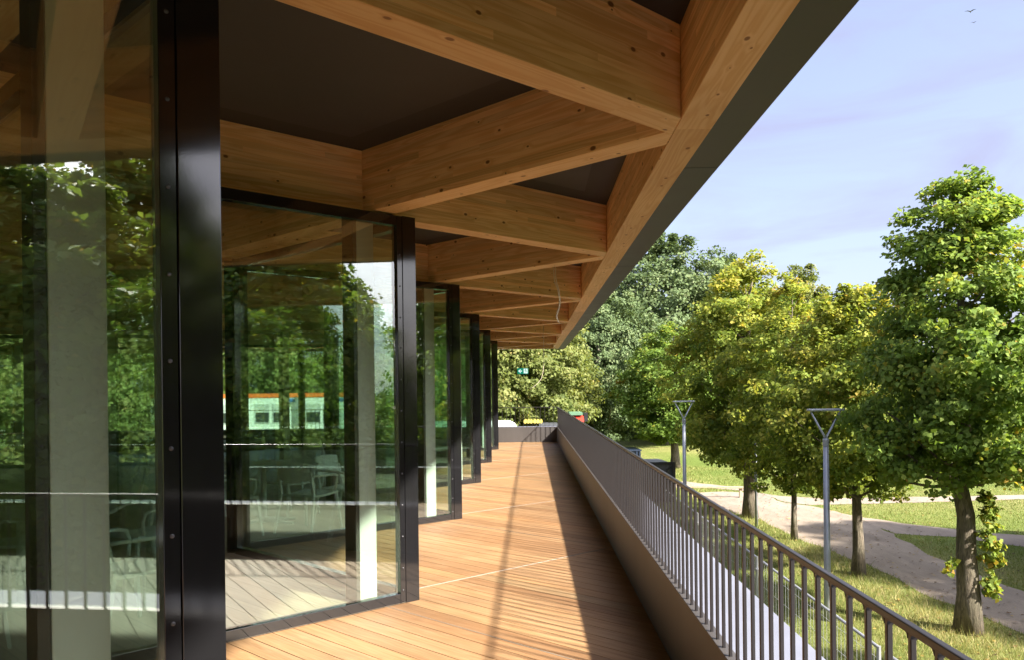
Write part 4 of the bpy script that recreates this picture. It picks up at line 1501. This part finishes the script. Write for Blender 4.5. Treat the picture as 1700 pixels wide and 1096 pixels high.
st0 = None
for k, (u, lab) in enumerate(((877, 'dark stall with scalloped yellow awning, the left one of the pair'), (893, 'dark stall with scalloped yellow awning, the right one of the pair'))):
    x, y, z = px_at(u, 705, 38.0)
    if st0 is None:
        st0 = thing('market_stall', lab, 'stall', (x, y, 0), 0.0, 'yellow roofed stalls behind the terrace')
        st0.scale = (1.0, 1.0, 1.10)
        m = MB(); m.box(-0.2, 0.2, 0, 1.2, 0, 2.35); m.build('stall_wall', M['black'], st0)
        m = MB()
        for j in range(3): m.tube([(-0.15 + j * 0.15, -0.1, 2.66), (-0.15 + j * 0.15, 1.2, 2.66)], 0.085, 8)
        m.build('awning', M['yellow'], st0)
        m = MB(); m.box(-0.02, 0.14, -0.02, -0.005, 1.9, 2.28); m.build('notice_panel', M['sign_white'], st0)
    else:
        copy_thing(st0, (x, y, 0), 0.0, lab)
x, y, z = px_at(911, 706, 37.0)
g0 = thing('storage_box', 'dark grey metal container right of the yellow roofed stalls', 'container', (x, y, 0))
m = MB(); m.box(-0.42, 0.42, 0, 2.0, 0.1, 2.75); m.build('box_body', M['dark_grey'], g0, bevel=0.02)
m = MB(); m.box(-0.46, 0.46, -0.04, 2.04, 2.755, 2.84); m.build('lid', M['dark_grey'], g0)
m = MB(); m.box(-0.36, -0.28, 0.1, 1.9, 0, 0.095); m.box(0.28, 0.36, 0.1, 1.9, 0, 0.095); m.build('skid', M['black'], g0)

# stacked site cabins seen through the glazed room
cab0 = None
clabels = ('two storey white site cabin with orange band, leftmost seen through the glass',
           'two storey white site cabin in the middle of the row seen through the glass', 'two storey white site cabin with orange band, right end of the row')
for k in range(3):
    x = -17.9 + k * 3.05
    if cab0 is None:
        cab0 = thing('site_cabin', clabels[k], 'cabin', (x, 44.0, 0), 0.0, 'site cabins beyond the pavilion')
        m = MB(); m.box(-1.5, 1.5, 0, 5.5, 0, 4.22); wl = m.build('cabin_wall', M['cabin'], cab0, bevel=0.02)
        m = MB(); m.box(-1.52, 1.52, -0.03, 5.53, 4.222, 4.45); m.build('roof_band', M['orange'], cab0)
        m = MB(); m.box(-1.48, 1.48, -0.012, -0.002, 2.10, 2.18); m.build('floor_joint', M['shutter'], cab0)
        for xx in (-0.62, 0.42):
            m = MB(); m.box(xx - 0.44, xx + 0.44, -0.03, -0.003, 2.75, 3.85); fw = m.build('window', M['shutter'], cab0)
            m = MB(); m.box(xx - 0.38, xx + 0.38, -0.036, -0.031, 2.80, 3.36); m.build('pane', M['dark_glass'], fw)
        m = MB(); m.box(0.6, 1.3, -0.02, -0.002, 3.95, 4.16); m.build('name_band', M['blue_band'], cab0)
    else:
        copy_thing(cab0, (x, 44.0 + 0.4 * (k % 2), 0), 0.0, clabels[k])

# two birds high over the park
for k, (u, v, s) in enumerate(((1611, 19, 1.0), (1616.5, 37, 0.5))):
    p = px_at(u, v, 55.0)
    m = MB()
    m.tube([(-0.16 * s, 0, 0), (0, 0, 0.02 * s), (0.14 * s, 0, 0)], [0.01 * s, 0.045 * s, 0.012 * s], 8)
    for sg_ in (-1, 1):
        m.bar((0, 0, 0.02 * s), (-0.02 * s, sg_ * 0.18 * s, 0.10 * s), 0.11 * s, 0.012 * s)
        m.bar((-0.02 * s, sg_ * 0.18 * s, 0.10 * s), (-0.09 * s, sg_ * 0.36 * s, 0.07 * s), 0.09 * s, 0.01 * s, (0, 0, 1), 0.02 * s)
    o = m.build('bird', M['bird'])
    o.location = p; o.rotation_euler = (0.1, 0.1, 0.9)
    tag(o, ('dark bird flying high in the pale sky', 'smaller dark bird flying just below the other')[k], 'bird')
